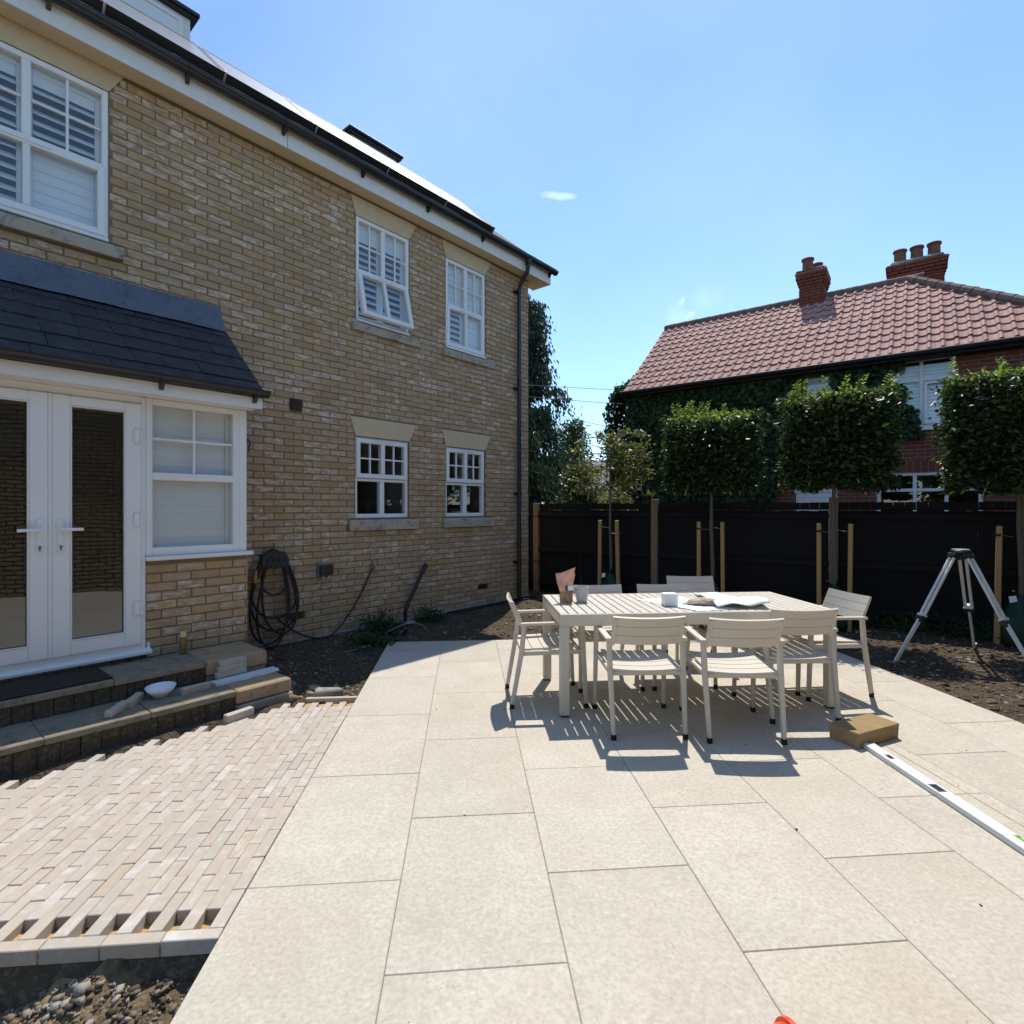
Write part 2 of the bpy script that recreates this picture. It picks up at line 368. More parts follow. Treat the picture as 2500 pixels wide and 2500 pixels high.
M_COPPER = plain('copper_fitting', (.42,.16,.08), .45, .5, .5)
M_CRUMP = plain('crumpled_brown_paper', (.46,.37,.28), .75, .2, 0, .3, 22., .5)
M_RIDGE = plain('lichened_ridge_tile', (.17,.115,.095), .85, .15, 0, .35, 10., .4)
M_DARKRED = plain('old_terracotta', (.20,.085,.055), .8, .2, 0, .25, 8., .3)
def m_tile():
    t = NT('clay_pantile'); r = t.rnd(); r2 = t.rnd2(r); v = t.ob(r)
    c = t.ramp(r, (0., (.40,.20,.155)), (.3, (.47,.25,.20)), (.6, (.43,.235,.195)), (.85, (.37,.21,.18)), (1., (.50,.28,.235)))
    n = t.noise(v, 14, 5, .65); c = t.mix(t.ramp(n, (.35, .5), (.6, 0.)), c, (.23,.13,.115)); c = t.mix(t.ramp(n, (.62, 0.), (.74, .6)), c, (.50,.42,.38))
    t.bump(n, .3, .006); return t.fin(c, .75, .15)
M_TILE = m_tile()
def m_leaf(name, a, b, c3, trans=.35, rough=.42):
    t = NT(name); r = t.rnd(); col = t.ramp(r, (0., a), (.55, b), (1., c3))
    d = t.fin(col, rough, .35); tr = t.n('ShaderNodeBsdfTranslucent'); t.L(t.mix(.5, col, tuple(min(1, x*2.6) for x in c3)), tr.inputs['Color'])
    mx = t.n('ShaderNodeMixShader'); mx.inputs[0].default_value = trans
    t.L(t.b.outputs[0], mx.inputs[1]); t.L(tr.outputs[0], mx.inputs[2]); t.L(mx.outputs[0], t.out.inputs['Surface']); return t.mat
M_LEAF = m_leaf('hornbeam_leaf', (.016,.030,.010), (.028,.050,.013), (.055,.088,.016), .30)
M_LEAFNEWLIT = m_leaf('sunlit_young_hornbeam_leaf', (.07,.115,.018), (.11,.165,.022), (.16,.21,.03), .5)  # young leaf, colour brightened further to carry the sunlit crown top
M_LEAFY = m_leaf('yellowing_hornbeam_leaf', (.05,.075,.016), (.085,.115,.022), (.15,.15,.035), .36)
M_IVY = m_leaf('ivy_leaf', (.018,.040,.012), (.026,.058,.016), (.052,.10,.026), .28, .45)
M_CONIF = m_leaf('conifer_spray', (.012,.028,.014), (.024,.048,.022), (.050,.075,.030), .2, .55)
M_BUSH = m_leaf('shrub_leaf', (.035,.060,.016), (.055,.088,.022), (.09,.12,.035), .3)
M_WEED = m_leaf('weed_leaf', (.022,.05,.016), (.035,.075,.022), (.055,.105,.030), .25, .6)
def m_soil():
    t = NT('garden_soil'); p = t.pos(); n = t.noise(p, 3., 6, .65, .4); f = t.noise(p, 38, 6, .75); k = t.vor(p, 60)
    c = t.mix(t.ramp(n, (.35, 0.), (.68, 1.)), (.040,.029,.020), (.10,.074,.050)); c = t.mix(t.ramp(f, (.42, 0.), (.72, .8)), c, (.19,.145,.10))
    sx = t.n('ShaderNodeSeparateXYZ'); t.L(p, sx.inputs[0])
    sand = t.math('MULTIPLY', t.ramp(t.noise(p, 4.2, 5, .65, .9), (.36, .25), (.56, 1.)), t.math('LESS_THAN', t.math('ADD', sx.outputs['Y'], t.math('MULTIPLY', sx.outputs['X'], .35)), 1.62))
    sand = t.math('MULTIPLY', sand, t.math('LESS_THAN', sx.outputs['X'], -.9))
    c = t.mix(t.math('MULTIPLY', sand, .8), c, (.40,.29,.155))
    t.bump(t.math('ADD', f, t.math('MULTIPLY', k, -.6)), .9, .02); return t.fin(c, .95, .12)
M_SOIL = m_soil()
M_SAND = m_stone('bedding_sand', (.42,.27,.115), (.50,.35,.18), None, 12, .8)
def m_chip():
    t = NT('stone_chip'); r = t.rnd(); v = t.ob(r)
    c = t.ramp(r, (0., (.05,.037,.026)), (.45, (.10,.075,.05)), (.7, (.19,.145,.095)), (.88, (.30,.25,.19)), (1., (.52,.49,.44)))
    c = t.mix(t.noise(v, 60, 3), c, (.12,.09,.06)); return t.fin(c, .9, .2)
M_CHIP = m_chip()
def m_glass():
    t = NT('window_glass'); g = t.n('ShaderNodeBsdfGlossy'); g.inputs['Roughness'].default_value = .004; g.inputs['Color'].default_value = (.95, .97, 1, 1)
    tr = t.n('ShaderNodeBsdfTransparent'); tr.inputs['Color'].default_value = (.95, .97, .97, 1)
    ge = t.n('ShaderNodeNewGeometry'); dp_ = t.n('ShaderNodeVectorMath', operation='DOT_PRODUCT'); t.L(ge.outputs['Incoming'], dp_.inputs[0]); t.L(ge.outputs['Normal'], dp_.inputs[1])
    sch = t.math('ADD', .055, t.math('MULTIPLY', t.math('POWER', t.math('SUBTRACT', 1., t.math('ABSOLUTE', dp_.outputs['Value'])), 5.), .93))
    mx = t.n('ShaderNodeMixShader'); t.L(sch, mx.inputs[0])
    v = t.ob(); bp = t.n('ShaderNodeBump'); t.L(t.noise(v, 1.6, 1), bp.inputs['Height']); bp.inputs['Strength'].default_value = .04; bp.inputs['Distance'].default_value = .05
    t.L(bp.outputs['Normal'], g.inputs['Normal'])
    t.L(tr.outputs[0], mx.inputs[1]); t.L(g.outputs[0], mx.inputs[2]); t.L(mx.outputs[0], t.out.inputs['Surface']); return t.mat
M_GLASS = m_glass()
M_PV = plain('glare_grey_solar_glass', (.16,.165,.17), .28, 1., 0, .1)  # grey base and rough sheen put the sky glare into the panel colour
M_ROOF = m_stone('dark_roof_tile', (.05,.05,.052), (.075,.07,.068), (.12,.12,.105), 4., .5)
def m_brickwall():
    t = NT('far_brickwork'); b = t.n('ShaderNodeTexBrick'); o = t.n('ShaderNodeTexCoord').outputs['Object']
    mp = t.n('ShaderNodeMapping'); mp.inputs['Rotation'].default_value = (R(90), 0, 0); t.L(o, mp.inputs[0]); t.L(mp.outputs[0], b.inputs['Vector'])
    b.inputs['Color1'].default_value = (.46,.34,.19,1); b.inputs['Color2'].default_value = (.36,.26,.15,1); b.inputs['Mortar'].default_value = (.05,.04,.03,1)
    b.inputs['Scale'].default_value = 1; b.inputs['Brick Width'].default_value = .225; b.inputs['Row Height'].default_value = .075; b.inputs['Mortar Size'].default_value = .011
    return t.fin(b.outputs['Color'], .9, .2)
M_FARBRICK = m_brickwall()
# ------------------------------------------------------------------ the setting
def in_view(P, m=0.):
    if P.y < .1: return False
    return abs(P.x/P.y) < .936+m and -.944-m < (P.z-CAM_H)/P.y < .929+m
Q0, Q1 = -1.6, 6.272; S0, S1 = -.868, 3.905; KERB = 2.005
def soil_np(X, Y):
    s = X*math.cos(PA)+Y*math.sin(PA); q = -X*math.sin(PA)+Y*math.cos(PA)
    dx = X-HX; dy = Y-HY; off = dx*HN.x+dy*HN.y; hs = dx*HW.x+dy*HW.y
    n = fbm(X*1.3, Y*1.3, 4, 3)*.05 + fbm(X*9, Y*9, 3, 8)*.022
    z = -.05 + n
    bed = s > S1
    z = np.where(bed, -.025 + n*.9 + .03*np.clip((s-S1)/2, 0, 1), z)
    z = np.where(off < .9, z*np.clip(off/.9, 0, 1) + (1-np.clip(off/.9, 0, 1))*(.005+n*.3), z)
    z = np.where((hs < -4.6) & (off < 2.0) & (q > 4.2), z + .03, z)
    pit = (s < S0) & (q < KERB)
    z = np.where(pit, -.155 + fbm(X*2.1, Y*2.1, 4, 5)*.10 + np.abs(fbm(X*11, Y*11, 3, 9))*.05, z)
    ins = (s > S0+.02) & (s < S1-.03) & (q < Q1-.03)
    z = np.where(ins, -.16, z)
    path = (s < S0+.03) & (q > KERB+.01) & (q < np.minimum(4.46, s+5.86))
    z = np.where(path, -.085, z)
    trench = (s < S0) & (q >= np.minimum(4.46, s+5.86)) & (off > 1.5) & (off < 1.95) & (hs < -5.0)
    z = np.where(trench, -.025 + n*.5, z)
    return z
def soil(x, y): return float(soil_np(np.array([x]), np.array([y]))[0])
def make_ground():
    gx = np.arange(-5.5, 9.51, .05); gy = np.arange(-2.5, 12.51, .05); nx, ny = len(gx), len(gy)
    X, Y = np.meshgrid(gx, gy); Z = soil_np(X, Y)
    edge = (X < -5.4) | (X > 9.4) | (Y < -2.4) | (Y > 12.4); Z[edge] = -.05
    V = np.stack([X, Y, Z], -1).reshape(-1, 3); i = np.arange(nx*ny).reshape(ny, nx)
    F = np.stack([i[:-1,:-1], i[:-1,1:], i[1:,1:], i[1:,:-1]], -1).reshape(-1, 4)
    x0, x1, y0, y1 = gx[0], gx[-1], gy[0], gy[-1]; B = 600; k = len(V)
    EV = [(-B,-B,-.05),(B,-B,-.05),(B,B,-.05),(-B,B,-.05),(x0,y0,-.05),(x1,y0,-.05),(x1,y1,-.05),(x0,y1,-.05)]
    EF = [(k,k+1,k+5,k+4),(k+1,k+2,k+6,k+5),(k+2,k+3,k+7,k+6),(k+3,k,k+4,k+7)]
    o = put('ground', npmesh('ground', np.vstack([V, EV]), np.vstack([F, EF]), M_SOIL, None, True)); tag(o, kind='structure')
make_ground()
def scatter(name, n, sampler, size, mat, label, cat, flat=.6, sink=.3, rr=None):
    P = []
    while len(P) < n:
        p = sampler()
        if p is not None: P.append(p)
    P = np.array(P); P[:, 2] = soil_np(P[:, 0], P[:, 1]); n = len(P); c = np.array([(x, y, z) for x in (-1, 1) for y in (-1, 1) for z in (-1, 1)], float)
    s = size[0]*(size[1]/size[0])**(rng.random(n)**2.2); J = c[None]*(1+rng.uniform(-.45, .35, (n, 8, 3)))
    J = J*s[:, None, None]*.5*np.stack([np.ones(n), rng.uniform(.5, 1, n), flat*rng.uniform(.5, 1.2, n)], -1)[:, None]
    a = rng.uniform(0, 2*math.pi, n); t = rng.uniform(-.5, .5, n)
    ca, sa = np.cos(a)[:, None], np.sin(a)[:, None]; ct, st = np.cos(t)[:, None], np.sin(t)[:, None]
    y, z = J[..., 1]*ct-J[..., 2]*st, J[..., 1]*st+J[..., 2]*ct; x = J[..., 0]
    V = np.stack([x*ca-y*sa, x*sa+y*ca, z], -1) + P[:, None] + np.array([0, 0, 1])*(s*flat*(.5-sink))[:, None, None]
    F = np.array([(0,1,3,2),(4,6,7,5),(0,4,5,1),(2,3,7,6),(0,2,6,4),(1,5,7,3)])[None] + (np.arange(n)*8)[:, None, None]
    r = rng.random(n) if rr is None else rr(n)
    o = put(name, npmesh(name, V.reshape(-1, 3), F.reshape(-1, 4), mat, np.repeat(r, 6))); tag(o, label, cat, kind='stuff'); return o
def smp(x0, x1, y0, y1, test):
    def f():
        x, y = random.uniform(x0, x1), random.uniform(y0, y1)
        return (x, y, 0.) if test(x, y) else None
    return f
def in_right(x, y):
    s, q = to_sq(x, y); return s > S1+.02 and y > 1.2 and (y-10) < -.7*(x-.434)+.05
def in_far(x, y):
    s, q = to_sq(x, y); h, f = to_house(x, y); return q > Q1+.03 and f > .05 and (y-10) < -.7*(x-.434)+.05
def in_left(x, y):
    s, q = to_sq(x, y); h, f = to_house(x, y); return s < S0-.02 and q > min(4.5, s+5.95) and f > .03 and h > -5.0
def in_pit(x, y):
    s, q = to_sq(x, y); return -2.3 < s < S0-.01 and .6 < q < KERB-.03
low = lambda n: rng.random(n)**1.5*.93
scatter('soil_crumbs', 9000, smp(1, 7.5, 1.5, 9, in_right), (.012, .05), M_CHIP, 'brown soil crumbs and stone chips covering the bed by the black fence', 'soil crumbs', .5, .35, low)
scatter('bark_chips', 3000, smp(-1.5, 3, 5.5, 10, in_far), (.014, .05), M_CHIP, 'pale bark and stone chips on the bed behind the paving', 'bark chips', .35, .3, lambda n: rng.random(n)**.9)
scatter('soil_crumbs', 2600, smp(-3.2, 0, 3.5, 8, in_left), (.010, .04), M_CHIP, 'dark soil crumbs with white specks below the brick wall', 'soil crumbs', .5, .35, lambda n: rng.random(n)**2.6)
scatter('gravel', 6500, smp(-2.8, -.7, .5, 2.2, in_pit), (.008, .032), M_CHIP, 'loose gravel and sand in the dug pit below the path edging', 'gravel', .7, .3, lambda n: .45+.55*rng.random(n)**1.1)
scatter('rubble', 150, smp(-2.4, -.9, 1.35, 1.95, lambda x, y: in_pit(x, y) and to_sq(x, y)[1] > 1.55), (.015, .065), M_CONC, 'broken grey concrete lumps lying in the dug pit beside the path', 'rubble', .6, .25)
# far buff sand heaps at the top of the path
scatter('rubble', 26, smp(-2.0, -.6, 3.9, 5.2, lambda x, y: 4.47 < to_sq(x, y)[1] < 4.8 and -1.5 < to_sq(x, y)[0] < -.92), (.025, .12), M_SANDST, 'sandy rubble and broken mortar at the far end of the pale path', 'rubble', .6, .3)

# ---- patio
patio = thing('patio', None, None, (0, 0, 0), PA); tag(patio, 'pale limestone slab patio', None, kind='structure')
mb = MB(); mb.box(S0+.006, S1-.006, Q0, Q1-.006, -.13, -.0035); obj('patio_bed', mb, M_GROUT, patio)
W_ = .6035; Lq = .9; jt = .0026
def slab(s0, s1, q0, q1):
    mb = MB(); w, l = (s1-s0)/2-jt/2, (q1-q0)/2-jt/2
    mb.cbox(-w, w, -l, l, -.022, 0, .0025)
    obj('slab', mb, M_SLAB, patio, ((s0+s1)/2, (q0+q1)/2, random.uniform(-.0006, .0006)))
for k in range(8):
    s0 = S0+k*W_; s1 = min(S0+(k+1)*W_, S1)
    qj = (2.258 if k % 2 == 0 else 1.805) - .004*k - 4*Lq
    ed = [Q0]
    while qj < Q1-.05:
        if qj > Q0+.1: ed.append(qj)
        qj += Lq
    ed.append(Q1)
    for a, b in zip(ed, ed[1:]): slab(s0, s1, a, b)
def on_patio():
    s, q = random.uniform(-.6, S1-.05), random.uniform(.9, 5.9)
    if random.random() > .15 + .85*max(0, (s-1.0)/3): return None
    p = PT(s, q); return (p.x, p.y, 0.)
_so = soil_np; soil_np = lambda X, Y: np.zeros_like(X)+.0005
scatter('debris', 110, on_patio, (.003, .012), M_CHIP, 'small dark crumbs of soil and leaf scattered on the pale paving', 'debris', .35, .1, lambda n: rng.random(n)*.6)
soil_np = _so
# ---- path of narrow pavers laid against the patio edge
path = thing('path', None, None, (0, 0, 0), PA); tag(path, 'unfinished path of narrow tumbled stone pavers', None, kind='structure')
PW, PL = .0535, .2
mb = MB(); nb = 60
gx = np.linspace(-3.75, S0-.003, 90); gy = np.linspace(KERB+.05, 4.52, 90); X, Y = np.meshgrid(gx, gy)
Z = -.046 + fbm(X*9, Y*9, 3, 4)*.022; i = np.arange(8100).reshape(90, 90); keep = (Y < np.minimum(4.46, X+5.70))[:-1, :-1]
F = np.stack([i[:-1,:-1], i[:-1,1:], i[1:,1:], i[1:,:-1]], -1)[keep]
put('sand_bed', npmesh('sand_bed', np.stack([X, Y, Z], -1).reshape(-1, 3), F, M_SAND, None, True), path)
pv = []
for c in range(54):
    sc = S0-.0035-PW*(c+.5); hi = min(4.442, sc+5.80); j = 0 if c % 2 == 0 else 1
    q = KERB+.052 + (0 if c % 2 == 0 else PL/2)
    while q + PL <= hi + .012:
        pv.append((sc, q+PL/2, PL)); q += PL+.0015
    if hi > 4.43 and c % 2 == 0 and q+PL/2 <= 4.45: pass
vs = []
for k in range(8):
    m = MB(); m.cbox(-PW/2+.0005, PW/2-.0005, -PL/2+.0006, PL/2-.0006, -.05, 0, .0026, 0, 0, None, .0009); vs.append(mesh('paver', m, M_PAVER))
def pkey(p):
    P = PT(p[0], p[1]); return (not in_view(P, .03), P.length)
pv.sort(key=pkey); rest = MB()
for n, (sc, qc, l) in enumerate(pv):
    dz = random.uniform(-.0013, .0013)
    if n < 300: put('paver', vs[n % 8], path, (sc+random.uniform(-.001, .001), qc+random.uniform(-.0015, .0015), dz), (random.uniform(-.006, .006), random.uniform(-.008, .008), random.uniform(-.003, .003)))
    else: rest.cbox(sc-PW/2+.0012, sc+PW/2-.0012, qc-l/2+.001, qc+l/2-.001, -.05+dz, dz, .0035, random.random()+.001, 0, None, .0012)
if rest.f: tag(obj('far_pavers', rest, M_PAVER, path), kind='stuff')
x = S0-.002
while x > -3.7:                                       # edging course along the near side
    l = random.choice((.195, .2, .2)); m = MB(); m.cbox(-l/2+.001, l/2-.001, -.025, .025, -.055, 0, .003, 0, 0, None, .001)
    obj('edging_stone', m, M_PAVER, path, (x-l/2, KERB+.026, random.uniform(-.001, .001)), (0, 0, random.uniform(-.004, .004))); x -= l
x = S0-.004
for k in range(2):
    m = MB(); m.cbox(-.1, .1, -.02, .02, -.055, 0, .003); obj('edging_stone', m, M_PAVER, path, (x-.1-k*.2, 4.487, -.002))
gx = np.linspace(-3.7, S0-.004, 150); gv = np.linspace(0, 1, 12); X, Vv = np.meshgrid(gx, gv)
Yh = KERB+.004 - Vv*.075 - (fbm(X*7, Vv*3, 4, 77)+.35)*.03*Vv; Zh = -.053 - Vv*.19 + fbm(X*11, Vv*6, 3, 78)*.02*Vv
i = np.arange(X.size).reshape(X.shape); F = np.stack([i[:-1,:-1], i[:-1,1:], i[1:,1:], i[1:,:-1]], -1).reshape(-1, 4)
put('haunching', npmesh('haunching', np.stack([X, Yh, Zh], -1).reshape(-1, 3), F, M_RISER, None, True), path)
# ------------------------------------------------------------------ the near house
house = thing('brick_house', 'yellow brick two-storey house with white windows and slate-roofed bay', 'house', (HX, HY, 0), HROT)
M_house = Matrix.Translation((HX, HY, 0)) @ Matrix.Rotation(HROT, 4, 'Z')
def brick_mb(mb, x0, x1, z0, z1, y0=0., d=.045, r=0., c=.0055, j=.0022):
    def J(): return random.uniform(-j, j)
    yb = y0+d
    B = [(x0, yb, z0), (x1, yb, z0), (x1, yb, z1), (x0, yb, z1)]
    Cc = [(x0+J(), y0+c, z0+J()), (x1+J(), y0+c, z0+J()), (x1+J(), y0+c, z1+J()), (x0+J(), y0+c, z1+J())]
    e = J()*.7
    A = [(x0+c, y0+e, z0+c), (x1-c, y0+J()+e, z0+c), (x1-c, y0+J()+e, z1-c), (x0+c, y0+J()+e, z1-c)]
    mb.add(B+Cc+A, [(8,9,10,11), (4,5,9,8), (5,6,10,9), (6,7,11,10), (7,4,8,11), (0,1,5,4), (1,2,6,5), (2,3,7,6), (3,0,4,7)], r)
def brick_variants(mat, L=.215, h=.065, n=8, name='brick'):
    out = []
    for k in range(n):
        m = MB(); brick_mb(m, -L/2, L/2, -h/2, h/2); out.append(mesh(name, m, mat))
    return out
def bond(x0, x1, z0, z1, holes, L=.225, H=.075, phase=0.):
    """stretcher bond rectangles with the holes (functions z -> (a,b) or None) cut out"""
    res = []; k = 0; z = z0
    while z + H*.5 < z1:
        zc = z + H/2; cuts = sorted([h(zc) for h in holes if h(zc)]); x = x0 - ((k % 2)*L/2 + phase) % L
        while x < x1:
            a, b = max(x, x0), min(x+L-.010, x1); iv = [(a, b)]
            for (c, d) in cuts:
                iv = [p for (u, v) in iv for p in ((u, min(v, c-.006)), (max(u, d+.006), v)) if p[1]-p[0] > .022]
            res += [(u, v, z, z+H-.010) for u, v in iv]; x += L
        z += H; k += 1
    return res
def rect(a, b, z0, z1): return lambda z: (a, b) if z0 < z < z1 else None
def trap(a0, b0, z0, a1, b1, z1):
    def f(z):
        if not z0 < z < z1: return None
        t = (z-z0)/(z1-z0); return (a0+(a1-a0)*t, b0+(b1-b0)*t)
    return f
def lay_bricks(parent, rects, mat, M, limit, hidden=lambda x, z: False, variants=None, full=.2, name='brick', y0=0.):
    ok = []; rest = []
    for r in rects:
        P = M @ Vector(((r[0]+r[1])/2, y0, (r[2]+r[3])/2))
        (ok if r[1]-r[0] > full and in_view(P) and not hidden((r[0]+r[1])/2, (r[2]+r[3])/2) else rest).append((P.length if P.y > 0 else 99, r))
    ok.sort(); rest = [r for _, r in rest] + [r for _, r in ok[limit:]]
    for d, (a, b, z0, z1) in ok[:limit]:
        put(name, random.choice(variants), parent, ((a+b)/2, y0+random.uniform(-.0015, .0015), (z0+z1)/2))
    mb = MB()
    for (a, b, z0, z1) in rest: brick_mb(mb, a, b, z0, z1, y0+random.uniform(-.0015, .0015), .045, random.random()+.001)
    if mb.f: tag(obj('far_bricks', mb, mat, parent), kind='stuff')
def core(mb, x0, x1, z0, z1, y0, y1, holes):
    xs = sorted({x0, x1, *[h[0] for h in holes], *[h[1] for h in holes]}); zs = sorted({z0, z1, *[h[2] for h in holes], *[h[3] for h in holes]})
    xs = [x for x in xs if x0 <= x <= x1]; zs = [z for z in zs if z0 <= z <= z1]
    for i in range(len(xs)-1):
        for j in range(len(zs)-1):
            cx, cz = (xs[i]+xs[i+1])/2, (zs[j]+zs[j+1])/2
            if any(h[0] < cx < h[1] and h[2] < cz < h[3] for h in holes): continue
            mb.box(xs[i], xs[i+1], y0, y1, zs[j], zs[j+1])
LEFT = -9.2; SOF = 5.385
WIN = [(-7.0, -5.905, 3.855, 5.19), (-3.385, -2.56, 3.825, 5.13), (-1.89, -1.07, 3.825, 5.13), (-3.392, -2.563, 1.385, 2.405), (-1.89, -1.07, 1.385, 2.405)]
LINT = [(-7.12, -5.79, -7.0, -5.905, 5.19, 5.383), (-3.465, -2.44, -3.385, -2.56, 5.13, 5.36), (-1.968, -.945, -1.89, -1.07, 5.13, 5.36), (-3.47, -2.44, -3.392, -2.563, 2.408, 2.64), (-1.968, -.945, -1.89, -1.07, 2.408, 2.64)]
SILLS = [(-7.12, -5.806, 3.725, 3.853), (-3.455, -2.40, 3.70, 3.823), (-1.955, -.88, 3.70, 3.823), (-3.50, -2.425, 1.235, 1.383), (-1.965, -.895, 1.235, 1.383)]
bayhole = (-7.3, -5.25, .3, 2.35)
wall = MB(); core(wall, LEFT, 0, -.3, SOF+.2, .0075, .115, [w for w in WIN]+[bayhole])
wall.box(-.11, 0, .115, 8, -.3, SOF); wall.box(LEFT, LEFT+.1, .115, 8, -.3, SOF); wall.box(LEFT, 0, 7.9, 8, -.3, SOF)
wallo = obj('wall', wall, M_MORTAR, house)
holes = [rect(a-.003, b+.003, c, d) for a, b, c, d in WIN] + [trap(L_[2], L_[3], L_[4]-.003, L_[0], L_[1], L_[5]+.003) for L_ in LINT] + [rect(*s_) for s_ in SILLS]
holes += [rect(*bayhole), rect(-4.236, -4.10, 2.612, 2.738), rect(-4.275, -4.06, .262, .345), rect(-1.225, -1.005, .262, .345)]
BV = brick_variants(M_BRICK)
R1 = bond(LEFT, 0, -.038-.0, SOF-.01, holes, phase=.05)
lay_bricks(wallo, R1, M_BRICK, M_house, 235, lambda x, z: x < -5.02 and z < 3.56, BV)
sidem = MB()                                         # return face bricks on the right gable
for k in range(72):
    z = -.038+k*.075; y = .0
    off_ = .11 if k % 2 else .0
    yy = .001 - off_
    while yy < 1.6:
        a, b = max(yy, .004), yy+.215; sidem.cbox(-.004, .004, a, b, z, z+.065, .003, random.random()+.001); yy += .225
tag(obj('far_bricks', sidem, M_BRICK, wallo), kind='stuff')
for x0, x1 in ((-4.273, -4.062), (-1.222, -1.008)):     # air bricks
    m = MB(); m.box(x0, x1, .01, .05, .266, .342); 
    for k in range(7):
        for j in range(3): m.box(x0+.01+k*.028, x0+.03+k*.028, .002, .0105, .272+j*.023, .288+j*.023)
    for j in range(4): m.box(x0, x1, .0, .012, .264+j*.0235, .270+j*.0235)
    obj('air_brick', m, M_BROWNP, house)
m = MB(); m.cbox(-4.234, -4.102, -.022, .03, 2.614, 2.736, .004)
for k in range(5): m.cbox(-4.225, -4.111, -.030, -.020, 2.628+k*.02, 2.642+k*.02, .003)
obj('wall_vent', m, M_BROWNP, house)
for (a1, b1, a0, b0, z0, z1) in LINT:
    m = MB(); pr = [(a0, z0), (b0, z0), (b1, z1), (a1, z1)]
    m.add([(x, -.004, z) for x, z in pr] + [(x, .11, z) for x, z in pr], [(0,1,2,3), (0,4,5,1), (1,5,6,2), (2,6,7,3), (3,7,4,0)])
    obj('lintel', m, M_LINTEL, house)
for (a, b, z0, z1) in SILLS:
    m = MB(); m.extrude([(-.048, z0), (-.05, z1-.045), (-.04, z1-.022), (.08, z1-.002), (.1, z1-.002), (.1, z0)], a, b); obj('sill', m, M_SILL, house)
# ---- windows
def pane(par, x0, x1, z0, z1, y, loc=(0, 0, 0), rot=(0, 0, 0)):
    m = MB(); m.box(x0, x1, y, y+.006, z0, z1); return obj('pane', m, M_GLASS, par, loc, rot)
def bars(m, x0, x1, z0, z1, y, nx=1, nz=1, w=.02):
    for k in range(nx):
        c = x0+(x1-x0)*(k+1)/(nx+1); m.cbox(c-w/2, c+w/2, y, y+.03, z0, z1, .004)
    for k in range(nz):
        c = z0+(z1-z0)*(k+1)/(nz+1); m.cbox(x0, x1, y+.001, y+.029, c-w/2, c+w/2, .004)
def shutters(par, x0, x1, z0, z1, y, n, ang, cols=2, gap=.05):
    st = MB(); w = (x1-x0)/cols
    for c in range(cols):
        a = x0+c*w; st.cbox(a, a+gap, y, y+.028, z0, z1, .004); st.cbox(a+w-gap, a+w, y, y+.028, z0, z1, .004)
        st.cbox(a+gap, a+w-gap, y+.001, y+.027, z0, z0+.06, .004); st.cbox(a+gap, a+w-gap, y+.001, y+.027, z1-.06, z1, .004)
    obj('shutter_frame', st, M_UPVC, par)
    h = (z1-z0-.12)/n; m = MB(); m.cbox(-w/2+gap+.002, w/2-gap-.002, -.005, .005, -h*.56, h*.56, .002); me = mesh('slat', m, M_UPVC)
    for c in range(cols):
        for k in range(n): put('slat', me, par, (x0+(c+.5)*w, y+.016, z0+.06+h*(k+.5)), (R(ang if not callable(ang) else ang(c, k/n)), 0, 0))
def win_first(i, tilt, ang, n=11):
    x0, x1, z0, z1 = WIN[i]; m = MB(); zt = z0+(z1-z0)*.485; xm = (x0+x1)/2; Y = .008
    m.bar_frame(x0, x1, z0, z1, .048, Y, Y+.07, .006, .06, .05)
    m.cbox(x0+.045, x1-.045, Y+.001, Y+.069, zt-.022, zt+.03, .005); m.cbox(xm-.03, xm+.03, Y+.002, Y+.068, zt+.03, z1-.05, .005)
    m.cbox(x0+.004, x1-.004, Y-.035, Y+.02, z0-.002, z0+.028, .006)
    for a, b in ((x0+.048, xm-.03), (xm+.03, x1-.048)): bars(m, a, b, zt+.03, z1-.05, Y+.016)
    w = obj('window', m, M_UPVC, house)
    for a, b in ((x0+.046, xm-.028), (xm+.028, x1-.046)): pane(w, a, b, zt+.028, z1-.048, Y+.032)
    sh = zt+.008-(z0+.045); s = MB(); hx = (x1-x0)/2-.022
    s.bar_frame(-hx, hx, -sh, 0, .058, -.03, .035, .006); s.cbox(-.024, .024, -.029, .034, -sh+.058, -.058, .005); s.cbox(-.16, .16, -.036, -.028, -.035, -.02, .003)
    loc = (xm, Y+.018, zt+.008); rot = (R(-tilt), 0, 0)
    obj('sash', s, M_UPVC, w, loc, rot)
    for a, b in ((-hx+.056, -.022), (.022, hx-.056)): pane(w, a, b, -sh+.056, -.056, 0, loc, rot)
    shutters(w, x0+.03, x1-.03, z0+.05, z1-.03, .085, n, ang); return w
win_first(0, 0, lambda c, f: -48 if (c == 0 and f < .85) or .5 < f < .85 else -5, 13)
win_first(1, 13, lambda c, f: -46 if f < .8 else -6, 13)
win_first(2, 0, lambda c, f: -44 if (c == 0 and f < .45) else -7, 13)
